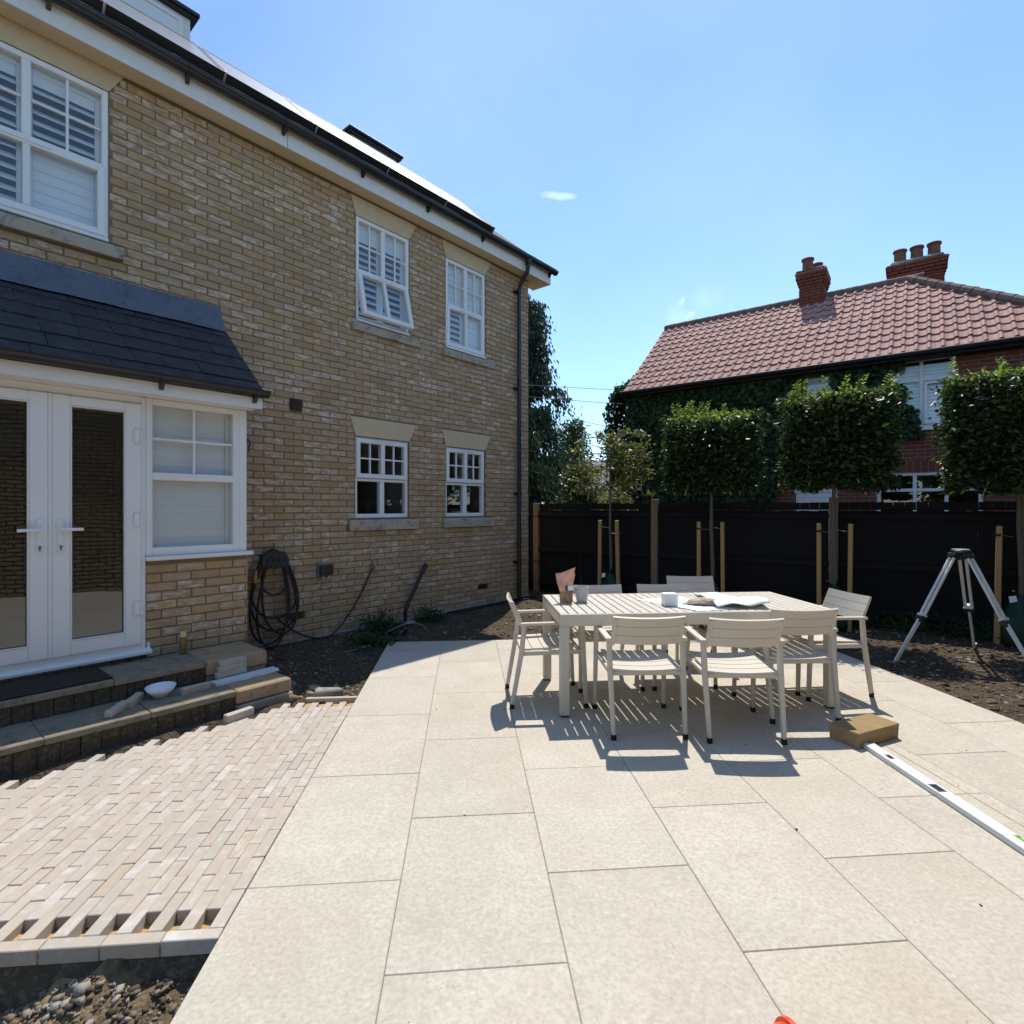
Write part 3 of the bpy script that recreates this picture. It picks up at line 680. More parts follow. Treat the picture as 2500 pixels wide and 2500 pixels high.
def win_ground(i):
    x0, x1, z0, z1 = WIN[i]; xm = (x0+x1)/2; Y = .026; zt = z0+.50; m = MB()
    m.bar_frame(x0, x1, z0, z1, .042, Y, Y+.07, .006, .055, .03); m.cbox(x0+.04, x1-.04, Y+.001, Y+.069, zt-.035, zt, .005)
    m.cbox(xm-.035, xm+.035, Y+.002, Y+.068, z0+.054, zt-.034, .005); m.box(x0+.003, x1-.003, Y-.01, Y+.01, z1+.001, z1+.018)
    w = obj('window', m, M_UPVC, house)
    for a, b in ((x0+.04, xm-.033), (xm+.033, x1-.04)): pane(w, a, b, z0+.053, zt-.033, Y+.04)
    s = MB(); a, b, c, d = x0+.018, x1-.018, zt+.004, z1-.02; s.bar_frame(a, b, c, d, .058, Y-.022, Y+.05, .006)
    s.cbox(xm-.03, xm+.03, Y-.021, Y+.049, c+.058, d-.058, .005); s.cbox(xm-.17, xm+.17, Y-.03, Y-.021, d-.03, d-.012, .003)
    for u, v in ((a+.058, xm-.03), (xm+.03, b-.058)): bars(s, u, v, c+.058, d-.058, Y-.004)
    obj('sash', s, M_UPVC, w)
    for u, v in ((a+.056, xm-.028), (xm+.028, b-.056)): pane(w, u, v, c+.056, d-.056, Y+.014)
win_ground(3); win_ground(4)
# ---- rooms behind the glass
m = MB()
for (x0, x1, y0, y1, z0, z1) in ((-4.95, -.12, .12, 3.6, .15, 2.62), (-7.9, -5.0, .12, 3.6, .31, 2.62), (LEFT+.15, -4.6, .12, 3.4, 2.8, 5.37), (-4.5, -.12, .12, 3.4, 2.8, 5.37)):
    m.box(x0, x1, y1, y1+.04, z0, z1); m.box(x0, x1, y0, y1, z0-.04, z0); m.box(x0, x1, y0, y1, z1, z1+.04); m.box(x0-.04, x0, y0, y1, z0, z1); m.box(x1, x1+.04, y0, y1, z0, z1)
m.box(-2.3, -2.2, .3, 3.6, .15, 2.62)
obj('interior_wall', m, M_PLASTER, house)
m = MB(); m.box(-4.9, -.15, .117, .5, 1.26, 1.30); obj('inner_window_board', m, M_PLASTER, house)
# ---- eaves
m = MB(); m.box(LEFT, .35, -.19, .0, SOF, SOF+.012); m.box(.0, .35, .0, .20, SOF+.0005, SOF+.0125); obj('soffit', m, M_SOFFIT, house)
m = MB(); m.box(LEFT, .36, -.205, -.19, SOF-.012, SOF+.19); m.box(.352, .366, -.19, .2, SOF-.012, SOF+.19)
fas = obj('fascia', m, M_FASCIA, house)
for xs in (-4.37, -1.35): 
    m = MB(); m.box(xs-.0015, xs+.0015, -.2065, -.2, SOF-.012, SOF+.19); obj('fascia_joint', m, M_RUBBER, fas)
def gutter(x0, x1, yc, zc, r, brk, neck=True):
    pr = [(yc+r*math.cos(a), zc+r*math.sin(a)) for a in [R(180+180*k/10) for k in range(11)]] + [(yc+(r-.006)*math.cos(a), zc+(r-.006)*math.sin(a)) for a in [R(360-180*k/10) for k in range(11)]]
    m = MB(); m.extrude(pr, x0, x1); g = obj('gutter', m, M_BLACKP, house)
    e = MB()
    for xe in (x0, x1): e.extrude([(yc+(r+.004)*math.cos(R(180+18*k)), zc+(r+.004)*math.sin(R(180+18*k))) for k in range(11)], xe-.02, xe+.006)
    obj('gutter_end', e, M_BLACKP, g)
    for xb in brk:
        b = MB(); b.extrude([(yc+(r+.007)*math.cos(R(180+18*k)), zc+(r+.007)*math.sin(R(180+18*k))) for k in range(11)], xb-.02, xb+.02)
        b.extrude([(yc+r+.012, zc+.01), (yc+.0, zc-r-.004), (yc+r*.75, zc-r-.055), (yc+r+.014, zc-r-.05)], xb-.015, xb+.015)
        obj('gutter_bracket', b, M_BLACKP, g)
    return g
gutter(LEFT, .42, -.268, SOF+.205, .058, [-6.35, -5.35, -4.42, -3.44, -2.42, -1.36, -.32, .30])
# roof slopes, ridge
PIT = 39.6; PPIT = 42.6; tn = math.tan(R(PIT)); EY, EZ = -.28, SOF+.20; RY = 4.2; RZ = EZ+(RY-EY)*tn
m = MB(); m.add([(LEFT-.3, EY, EZ), (.40, EY, EZ), (.40, RY, RZ), (LEFT-.3, RY, RZ), (LEFT-.3, EY, EZ-.03), (.40, EY, EZ-.03), (.40, RY, RZ-.05), (LEFT-.3, RY, RZ-.05)], [(0,1,2,3), (0,4,5,1), (1,5,6,2), (3,7,4,0), (4,7,6,5)])
m.add([(LEFT-.3, RY, RZ), (.40, RY, RZ), (.40, 8.6, EZ), (LEFT-.3, 8.6, EZ)], [(0,1,2,3)])
m.add([(.0, .0, SOF), (.0, 8, SOF), (.0, RY, RZ-.06)], [(0,1,2)]); m.add([(LEFT, .0, SOF), (LEFT, 8, SOF), (LEFT, RY, RZ-.06)], [(0,2,1)])
roof = obj('roof', m, M_ROOF, house)
tl = MB()
tl.cbox(-.158, .158, 0, .30, 0, .016, .004, 0, 0, None, .002); tme = [mesh('roof_tile', tl, M_ROOF)]
n = 0; x = .24
while x > -8.4:                                         # the eaves course is all that shows
    put('roof_tile', tme[0], roof, (x, EY-.035, EZ+.004+random.uniform(0, .004)), (R(PIT-3), 0, random.uniform(-.01, .01))); x -= .325
# solar panels
sp, cp = math.sin(R(PIT)), math.cos(R(PIT))
for k in range(7):
    x1 = -.84-k*1.02; x0 = x1-1.0; fr = MB()
    for (a, b, c, d) in ((0, 1., 0, .03), (0, 1., 1.02, 1.05), (0, .03, .03, 1.02), (.97, 1., .03, 1.02)): fr.box(a, b, c, d, -.05 if c == 0 else 0, .04)
    loc = (x0, .045, EZ+(.045-EY)*tn+.085); p = obj('solar_panel', fr, M_BLACKP, house, loc, (R(PPIT), 0, 0))
    g = MB(); g.box(.03, .97, .03, 1.02, .03, .036); obj('panel_glass', g, M_PV, p)
    g = MB(); g.box(1.0, 1.02, -.006, .03, -.05, .046); obj('clamp', g, M_ALU, p)
    g = MB(); g.box(.1, .14, .1, 1.0, -.08, -.002); g.box(.86, .90, .1, 1.0, -.08, -.002); obj('mounting_rail', g, M_ALU, p)
def dormer(x0, x1, yf, zt):
    zb = EZ+(yf-EY)*tn; yb = (zt-EZ)/tn+EY
    m = MB(); m.box(x0, x1, yf, yb+.3, zb-.2, zt-.076); d = obj('dormer', m, M_FASCIA, house)
    r_ = MB(); r_.cbox(x0-.08, x1+.08, yf-.09, yb+.6, zt-.05, zt, .01); r_.box(x0-.06, x1+.06, yf-.06, yb+.5, zt-.075, zt-.0505); obj('dormer_roof', r_, M_BLACKP, d)
    w = MB(); w.bar_frame(x0+.08, x1-.08, zb+.06, zt-.12, .05, yf-.02, yf+.02)
    w.cbox((x0+x1)/2-.03, (x0+x1)/2+.03, yf-.019, yf+.02, zb+.11, zt-.17, .004); obj('dormer_window', w, M_UPVC, d)
    pn = MB(); pn.box(x0+.12, x1-.12, yf-.008, yf-.002, zb+.1, zt-.16); obj('dormer_blind', pn, M_UPVC, d)
dormer(-6.6, -4.83, 1.22, 7.33); dormer(-2.66, -1.84, 1.22, 7.12)
# downpipe
m = MB(); dp = -.333; m.tube([(dp, -.268, SOF+.15), (dp, -.268, SOF+.05), (dp, -.25, SOF-.02), (dp, -.10, SOF-.20), (dp, -.075, SOF-.27), (dp, -.075, .0)], .034, 12)
for z in (5.08, 3.48, 1.75, .62): m.lathe([(.041, -.03), (.041, .03)], 12, (dp, -.075, z)); m.box(dp-.075, dp+.075, -.035, -.002, z-.016, z+.016)
m.lathe([(.05, 0), (.05, .06)], 12, (dp, -.268, SOF+.10)); obj('downpipe', m, M_BLACKP, house, smooth=False)
m = MB(); m.extrude([(-.016, -.2), (-.018, .018), (-.008, .036), (.01, .04), (.01, -.2)], -4.9, .02); obj('footing', m, M_CONC, house)
m = MB(); m.extrude([(-.15, -.03), (-.145, .012), (-.02, .022), (-.02, -.03)], -1.9, .06); obj('damp_membrane', m, M_RUBBER, house)
# ---- the bay
BY = -.74; BR = -5.027
bay = MB(); bay.box(-5.83, BR, BY+.0075, BY+.1, .2, 1.085); bay.box(BR-.1, BR, BY+.1, .0, .2, 1.085); bay.box(BR-.075, BR-.004, BY+.09, .0, 1.085, 2.40)
bay.box(-8.0, -7.03, BY+.0075, BY+.1, .0, 2.4)
bw = obj('bay_wall', bay, M_MORTAR, house)
lay_bricks(bw, bond(-5.828, BR, .31, 1.09, [], phase=.11), M_BRICK, M_house, 60, variants=BV, y0=BY)
bs = MB()
for k in range(11):
    z = .31+k*.075; y = BY+.002
    if k % 2: bs.cbox(BR-.004, BR+.004, y, y+.1, z, z+.065, .003, random.random()+.001); y += .112
    while y < -.02: bs.cbox(BR-.004, BR+.004, y, min(y+.215, -.004), z, z+.065, .003, random.random()+.001); y += .225
tag(obj('far_bricks', bs, M_BRICK, bw), kind='stuff')
m = MB(); m.cbox(-5.835, BR+.04, BY-.05, BY+.1, 1.087, 1.122, .008); obj('bay_sill', m, M_UPVC, house)
def bay_window():
    x0, x1, z0, z1 = -5.832, -5.032, 1.122, 2.405; m = MB()
    m.bar_frame(x0, x1-.07, z0, z1, .05, BY-.004, BY+.07, .006, .07, .05); m.cbox(x1-.072, x1, BY-.006, BY+.08, z0, z1, .008)
    m.cbox(x0+.048, x1-.118, BY-.003, BY+.069, 1.742, 1.805, .006); bars(m, x0+.05, x1-.12, 1.805, z1-.05, BY+.014)
    w = obj('window', m, M_UPVC, house)
    pane(w, x0+.048, x1-.118, 1.80, z1-.048, BY+.03); pane(w, x0+.048, x1-.118, z0+.068, 1.746, BY+.03)
    shutters(w, x0+.03, x1-.10, z0+.02, z1-.02, BY+.075, 17, -5, 1, .06)
bay_window()
fr = MB(); fr.cbox(-5.866, -5.834, BY-.01, BY+.07, .36, 2.40, .004); fr.cbox(-7.03, -6.998, BY-.01, BY+.07, .36, 2.40, .004); fr.cbox(-6.998, -5.866, BY-.009, BY+.07, 2.345, 2.405, .006)
dfr = obj('door_frame', fr, M_UPVC, house)
th_ = MB(); th_.extrude([(BY+.08, .345), (BY-.02, .345), (BY-.06, .350), (BY-.062, .368), (BY-.03, .384), (BY+.0, .39), (BY+.0, .43), (BY+.08, .43)], -7.03, -5.80); obj('threshold', th_, M_UPVC, house)
def door(x0, x1, hinge_right):
    m = MB(); m.bar_frame(x0, x1, .432, 2.342, .108, BY-.03, BY+.035, .006, .105, .075)
    m.bar_frame(x0+.106, x1-.106, .535, 2.269, .010, BY-.036, BY-.01, .003)
    d = obj('door', m, M_UPVC, house); pane(d, x0+.106, x1-.106, .535, 2.269, BY-.004)
    xh = x0+.05 if hinge_right else x1-.05; sg = 1 if hinge_right else -1
    h = MB(); h.cbox(xh-.017, xh+.017, BY-.042, BY-.028, 1.18, 1.44, .006); h.rod((xh, BY-.035, 1.36), (xh, BY-.075, 1.36), .02, .02); h.rod((xh-sg*.012, BY-.075, 1.36), (xh+sg*.125, BY-.078, 1.358), .018, .022)
    obj('handle', h, M_UPVC, d)
    k = MB(); k.lathe([(.010, 0), (.010, .012)], 12, M=Matrix.Translation((xh, BY-.042, 1.235)) @ Matrix.Rotation(R(90), 4, 'X')); k.box(xh-.004, xh+.004, BY-.056, BY-.042, 1.208, 1.235); obj('lock_cylinder', k, M_METER, d)
    for z in (.72, 1.42, 2.08) if hinge_right else ():
        q = MB(); q.cbox(x1-.055, x1-.008, BY-.046, BY-.029, z-.06, z+.06, .012); q.cbox(x1-.008, x1+.006, BY-.05, BY-.03, z-.05, z+.05, .004); obj('hinge', q, M_UPVC, d)
door(-6.422, -5.868, True); door(-6.996, -6.440, False)
m = MB(); m.cbox(-6.441, -6.421, BY-.035, BY+.03, .432, 2.342, .004); obj('door_stop', m, M_UPVC, dfr)
m = MB(); m.box(-7.95, BR+.05, -.93, -.915, 2.405, 2.50); m.box(-7.95, BR+.05, -.915, BY+.0, 2.405, 2.415); m.box(BR+.036, BR+.05, -.915, 0, 2.405, 2.52); obj('bay_fascia', m, M_UPVC, house)
gutter(-7.95, -4.955, -.985, 2.555, .055, [-6.95, -5.78, -5.05])
m = MB(); y0, z0, y1, z1 = -.985, 2.545, -.06, 3.345; a = math.atan2(z1-z0, y1-y0)
m.add([(-7.95, y0, z0-.04), (-4.98, y0, z0-.04), (-4.98, y1, z1-.04), (-7.95, y1, z1-.04), (-7.95, 0, 2.5), (-4.98, 0, 2.5), (-7.95, y0, 2.5), (-4.98, y0, 2.5), (-4.98, 0, z1), (-7.95, 0, z1)], [(0,1,2,3), (1,7,5,8,2), (0,3,9,4,6), (2,8,9,3), (0,6,7,1)])
bro = obj('bay_roof', m, M_SLATE, house)
rows = 6; gl = math.hypot(y1-y0, z1-z0)/rows
for k in range(rows):
    x = -4.965 - (.0 if k % 2 else .13)
    first = True; w0 = .26 if k % 2 else .13
    xx = -4.965
    while xx > -7.9:
        w = w0 if first else .26+random.uniform(-.05, .03); first = False
        s_ = MB(); s_.cbox(-w/2+.0015, w/2-.0015, 0, gl+.06, 0, .009, .002, 0, 0, None, .0015)
        obj('slate', s_, M_SLATE, bro, (xx-w/2, y0+k*gl*math.cos(a), z0-.022+k*gl*math.sin(a)+random.uniform(0, .003)), (a-.045, 0, random.uniform(-.004, .004))); xx -= w
fl = MB(); pts = [(-7.95, 0), (-6.9, 1), (-6.0, 0), (-5.4, 1), (-4.972, 0)]
N_ = 48
for k in range(N_):
    xa, xb = -7.95+2.978*k/N_, -7.95+2.978*(k+1)/N_; wv = [.0025*math.sin(x*9)+.0015*math.sin(x*23) for x in (xa, xb)]
    P0 = [(xa, -.165+wv[0]*.5, 3.262+wv[0]), (xb, -.165+wv[1]*.5, 3.262+wv[1]), (xb, -.035, 3.418+wv[1]*.5), (xa, -.035, 3.418+wv[0]*.5), (xb, -.014+wv[1]*.4, 3.535), (xa, -.014+wv[0]*.4, 3.535), (xb, 0, 3.545), (xa, 0, 3.545)]
    fl.add(P0, [(0,1,2,3), (3,2,4,5), (5,4,6,7)])
obj('lead_flashing', fl, M_LEAD, house, smooth=True)
# wall lantern tucked behind the bay
ln = thing('wall_lantern', 'small black wall lantern half hidden behind the white bay corner', 'lantern', HP(-4.76, .0, 2.15), HROT)
m = MB(); m.cbox(-.03, .03, -.02, 0, -.07, .07, .005); m.rod((0, -.02, .05), (0, -.09, .07), .015, .015); obj('bracket', m, M_BLACKP, ln)
m = MB(); m.lathe([(.0, .075), (.05, .05), (.052, .045), (.03, -.055), (.02, -.06)][::-1], 6, (0, -.09, 0)); obj('lamp_glass', m, M_METER, ln)
m = MB()
for k in range(6):
    q = R(60*k); m.rod((.053*math.cos(q), -.09+.053*math.sin(q), .046), (.031*math.cos(q), -.09+.031*math.sin(q), -.058), .006, .006)
m.lathe([(.058, 0), (.04, .025), (.005, .045)], 6, (0, -.09, .046)); obj('cage', m, M_BLACKP, ln)
# ---- steps
st = thing('garden_steps', 'two weathered stone steps in front of the white glazed doors', 'steps', (HX, HY, 0), HROT)
ZL, ZU = .15, .31; OL, OU = 1.62, 1.225
m = MB(); m.box(-8.2, -5.09, -OL+.03, -.6, -.2, ZL-.046); m.box(-8.2, -5.09, -OU+.03, -.6, ZL-.05, ZU-.046); obj('step_core', m, M_GROUT, st)
x = -5.50
for k in range(6):
    w = .55; m = MB(); m.cbox(x-w+.002, x, -OL-.012, -OU+.02, ZL-.045, ZL, .006, 0, 0, None, .002); obj('tread', m, M_STEP, st); x -= w
m = MB(); m.cbox(-5.497, -5.07, -OL-.015, -OU+.02, .045, ZL, .012, 0, 0, None, .002); obj('end_block', m, M_SANDST, st)
m = MB(); m.cbox(-5.495, -5.06, -OL-.03, -.9, -.1, .04, .01, 0, 0, None, .003); obj('end_block', m, M_CONC, st)
x = -5.56
for k in range(5):
    w = .6; m = MB(); m.cbox(x-w+.002, x, -OU-.012, BY-.002, ZU-.045, ZU, .006, 0, 0, None, .002); obj('tread', m, M_STEP, st); x -= w
m = MB(); m.cbox(-5.557, -5.08, -OU-.014, -1.02, .19, ZU, .012, 0, 0, None, .002); obj('end_block', m, M_SANDST, st)
m = MB(); m.cbox(-5.557, -5.085, -1.017, BY-.002, .19, ZU-.002, .01, 0, 0, None, .002); obj('end_block', m, M_SANDST, st)
m = MB(); m.cbox(-5.555, -5.085, -OU+.002, BY-.01, ZL-.01, .188, .008); obj('end_block', m, M_CONC, st)
for (zz, zt, o, xa) in ((-.08, ZL-.047, OL, -5.5), (ZL+.001, ZU-.047, OU, -5.56)):
    x = xa
    while x > -7.6:
        w = random.uniform(.098, .108); m = MB(); m.cbox(x-w+.003, x, -o+.004+random.uniform(-.003, .003), -o+.06, zz, zt, .005, 0, 0, None, .002); obj('riser_brick', m, M_RISER, st); x -= w
# ------------------------------------------------------------------ neighbouring house, ivy, far trees
NR = math.atan2(-.6, .8); NO = Vector((2.855+.6*.3, 13.86+.8*.3, 0))
nbh = thing('neighbour_house', 'red brick house with clay pantile roof and two chimneys behind the fence', 'house', NO, NR)
M_n = Matrix.Translation(NO) @ Matrix.Rotation(NR, 4, 'Z')
NE = 4.47; NTL, NTR = 0., 8.26; ND = 5.0; NRD = 2.5; NRZ = 6.80          # eaves height, wall ends, depth, ridge
NW = [(5.5, 6.53, 3.06, 4.40), (3.95, 4.52, 3.2, 4.27), (5.31, 6.92, 1.0, 2.20), (3.83, 4.64, .2, 1.92)]
m = MB(); core(m, NTL, NTR, -.1, NE+.05, .006, .2, NW); m.box(NTL, NTL+.2, .2, ND, -.1, NE); m.box(NTR-.2, NTR, .2, ND, -.1, NE); m.box(NTL, NTR, ND-.2, ND, -.1, NE)
m.add([(NTL+.01, 0, NE), (NTL+.01, ND, NE), (NTL+.01, NRD, NRZ-.1)], [(0,1,2)])
m.box(NTL+.25, NTR-.25, .2, 1.6, 2.5, 2.56)
nw = obj('wall', m, M_REDMORTAR, nbh)
nh = [rect(a-.003, b+.003, c, d) for a, b, c, d in NW] + [rect(5.2, 7.05, 2.2, 2.43)]
RV = brick_variants(M_RED)
lay_bricks(nw, bond(3.3, NTR, 1.3, NE-.02, nh, phase=.03), M_RED, M_n, 300, lambda x, z: (x < 6.05 and z > 2.7) or x < 3.6, RV)
for k in range(16):                                      # soldier course over the lower window
    m = MB(); brick_mb(m, 5.22+k*.114, 5.22+k*.114+.103, 2.21, 2.425); obj('soldier_brick', m, M_RED, nw)
def nwin(i, cols, ztr, opened=None, blind=True):
    x0, x1, z0, z1 = NW[i]; m = MB(); m.bar_frame(x0, x1, z0, z1, .06, .03, .1, .006)
    if ztr: m.cbox(x0+.06, x1-.06, .031, .099, ztr-.03, ztr+.03, .005)
    for c in cols: m.cbox(c-.03, c+.03, .029, .099, z0+.06, z1-.06, .005)
    w = obj('window', m, M_UPVC, nbh); xs = [x0+.06, *[c for c in cols], x1-.06]; zs = [z0+.06, ztr, z1-.06] if ztr else [z0+.06, z1-.06]
    for a, b in zip(xs, xs[1:]):
        for c, d in zip(zs, zs[1:]): pane(w, a+.005, b-.005, c+.005, d-.005, .06)
    if blind:
        h = .07; n = int((z1-z0-.1)/h); mm = MB(); mm.cbox(x0-x1+.08, 0, -.004, .004, -h*.5, h*.5, .002); me = mesh('slat', mm, M_UPVC)
        for k in range(n): put('slat', me, w, (x1-.04, .15, z0+.08+h*k), (R(-20), 0, 0))
    return w
nwin(0, [6.02], 3.98); nwin(1, [], None); nwin(2, [5.92, 6.40], 1.86, blind=False)
s = MB(); s.bar_frame(6.06, 6.47, 3.12, 3.93, .05, -.01, .04); obj('sash', s, M_UPVC, nbh)
m = MB(); m.cbox(3.85, 4.62, .02, .06, .2, 1.83, .01); m.cbox(3.83, 4.64, .0, .05, 1.83, 1.92, .01)
for k in range(14): m.cbox(3.88, 4.59, .012, .022, .3+k*.11, .38+k*.11, .004)
obj('door', m, M_UPVC, nbh)
m = MB(); m.cbox(5.45, 6.58, -.05, .03, 3.0, 3.058, .006); obj('sill', m, M_UPVC, nbh)
# eaves, roof
EO = -.3; ps = math.hypot(NRD-EO, NRZ-NE); pa = math.atan2(NRZ-NE, NRD-EO)
m = MB(); m.box(NTL-.06, NTR+.3, EO+.02, 0, NE-.13, NE-.115); m.box(NTL-.06, NTR+.3, EO+.0, EO+.02, NE-.14, NE-.01); m.tube([(NTL-.1, EO-.05, NE-.05), (NTR+.3, EO-.05, NE-.05)], .05, 10)
obj('gutter', m, M_RUBBER, nbh)
RT = 5.76
m = MB(); A = (NTL-.02, EO+.03, NE-.02); B = (NTR+.3, EO+.03, NE-.02); Cc = (RT, NRD, NRZ-.05); D = (NTL-.02, NRD, NRZ-.05); E_ = (NTR+.3, ND+.3, NE-.02); F_ = (NTL-.02, ND+.3, NE-.02)
m.add([A, B, Cc, D, E_, F_], [(0,1,2,3), (1,4,2), (3,2,4,5), (0,5,4,1)]); nroof = obj('roof', m, M_DARKRED, nbh)
TW, TGn = .2, 12; TGa = ps/TGn
def tile_mb(mb, M, r=0.):
    n = 6; top = []; bot = []
    for k in range(n+1):
        t = (0, .3, .58, .70, .82, .92, 1.)[k]; h = (.004, -.006, .0, .026, .034, .024, .0)[k]; x = (t-.5)*(TW+.012)
        bot.append(Vector((x, 0, h+.018))); top.append(Vector((x, TGa+.045, h-.010)))
    lip = [v - Vector((0, 0, .013)) for v in bot]; vs = [M @ v for v in bot+top+lip]; N = n+1
    F = [(k, k+1, N+k+1, N+k) for k in range(n)] + [(2*N+k, 2*N+k+1, k+1, k) for k in range(n)]
    mb.add(vs, F, r)
tv = MB(); tile_mb(tv, Matrix.Identity(4)); tme = mesh('pantile', tv, M_TILE)
tl = []
for j in range(TGn):
    y = EO + (j*TGa)*math.cos(pa); z = NE-.01+(j*TGa)*math.sin(pa); c = 0
    xr = NTR+.3 - (y-EO)*(NTR+.3-RT)/(NRD-EO); x = NTL+.08
    while x < xr-.02: tl.append((x, y, z)); x += TW
def tkey(t):
    P = M_n @ Vector(t); return (not in_view(P), P.length)
tl.sort(key=tkey); rs = MB(); Rm = Matrix.Rotation(pa, 4, 'X')
for n, t in enumerate(tl):
    j = (random.uniform(-.004, .004), 0, random.uniform(-.003, .005)); t = (t[0]+j[0], t[1], t[2]+j[2])
    if n < 300: put('pantile', tme, nroof, t, (pa, random.uniform(-.02, .02), random.uniform(-.012, .012)))
    else: tile_mb(rs, Matrix.Translation(t) @ Rm @ Matrix.Rotation(random.uniform(-.012, .012), 4, 'Z'), random.random()+.001)
tag(obj('far_pantiles', rs, M_TILE, nroof), kind='stuff')
x = NTL-.02; k = 0
while x < RT:
    m = MB(); m.tube([(0, 0, 0), (.33, 0, 0)], .10, 10, .108); obj('ridge_tile', m, M_RIDGE, nroof, (x, NRD, NRZ-.02)); x += .32
hp0 = Vector((RT, NRD, NRZ-.0)); hp1 = Vector((NTR+.3, EO, NE+.03)); hl = (hp1-hp0).length; hd = (hp1-hp0).normalized(); k = 0
while k*.30 < hl:
    a_ = hp0+hd*(k*.30); m = MB(); m.tube([a_, a_+hd*.32], .10, 10, .112); obj('hip_tile', m, M_RIDGE, nroof); k += 1
def chimney(x0, x1, y0, y1, zt, pots):
    m = MB(); m.box(x0+.012, x1-.012, y0+.012, y1-.012, 5.6, zt-.22); st_ = obj('chimney', m, M_REDMORTAR, nbh)
    b = MB(); z = 6.1; k = 0
    while z < zt-.05:
        e = 0 if z < zt-.36 else .022*(1+int((z-zt+.36)/.075)) if z < zt-.14 else .066
        for (a, c, fix, ax) in ((x0-e, x1+e, y0-e, 0), (x0-e, x1+e, y1+e, 0), (y0-e, y1+e, x0-e, 1), (y0-e, y1+e, x1+e, 1)):
            p = a - (k % 2)*.11
            while p < c:
                u, v = max(p, a), min(p+.215, c)
                if v-u > .02:
                    if ax == 0: b.cbox(u, v, fix-.03, fix+.03, z, z+.065, .004, random.random()+.001, 0, None, .003)
                    else: b.cbox(fix-.03, fix+.03, u, v, z, z+.065, .004, random.random()+.001, 0, None, .003)
                p += .225
        z += .075; k += 1
    tag(obj('chimney_bricks', b, M_RED, st_), kind='stuff')
    f = MB(); f.cbox(x0-.10, x1+.10, y0-.10, y1+.10, zt-.09, zt-.02, .03, 0, 0, None, .02); f.cbox(x0-.02, x1+.02, y0-.02, y1+.02, zt-.03, zt+.05, .03, 0, 0, None, .02); obj('flaunching', f, M_CONC, st_)
    for (px, py, r_, h) in pots:
        p = MB(); p.lathe([(r_*1.0, 0), (r_*.95, h*.5), (r_*.92, h*.86), (r_*1.12, h*.88), (r_*1.12, h), (r_*.85, h), (r_*.8, h*.6)], 16); obj('chimney_pot', p, M_DARKRED, st_, (px, py, zt+.03))
chimney(3.58, 4.06, 2.25, 2.95, 7.43, [(3.72, 2.45, .13, .34), (3.9, 2.75, .11, .28)])
chimney(5.42, 6.42, 3.05, 3.55, 7.40, [(5.60, 3.28, .13, .36), (5.93, 3.28, .13, .36), (6.26, 3.28, .13, .36)])
# ---- foliage
def leaf_mesh(name, P, D, L, Wd, mat, fold=.25, rnd=None, Nn=None):
    """leaf-sized folded faces: base points P, directions D, lengths L, widths Wd"""
    n = len(P); D = D/np.linalg.norm(D, axis=1, keepdims=True)
    if Nn is None: Nn = rng.normal(size=(n, 3)) + np.array([0, 0, .9])
    S_ = np.cross(D, Nn); S_ /= np.linalg.norm(S_, axis=1, keepdims=True)+1e-9; U = np.cross(S_, D)
    L = L[:, None]; Wd = Wd[:, None]
    a = P; b = P + D*L*.42 + S_*Wd*.5 + U*Wd*fold; c = P + D*L - U*L*.12; d = P + D*L*.42 - S_*Wd*.5 + U*Wd*fold
    V = np.stack([a, b, c, d], 1).reshape(-1, 3); k = np.arange(n)*4
    F = np.stack([np.stack([k, k+1, k+2], -1), np.stack([k, k+2, k+3], -1)], 1).reshape(-1, 3)
    r = rng.random(n) if rnd is None else rnd
    return npmesh(name, V, F, mat, np.repeat(r, 2))
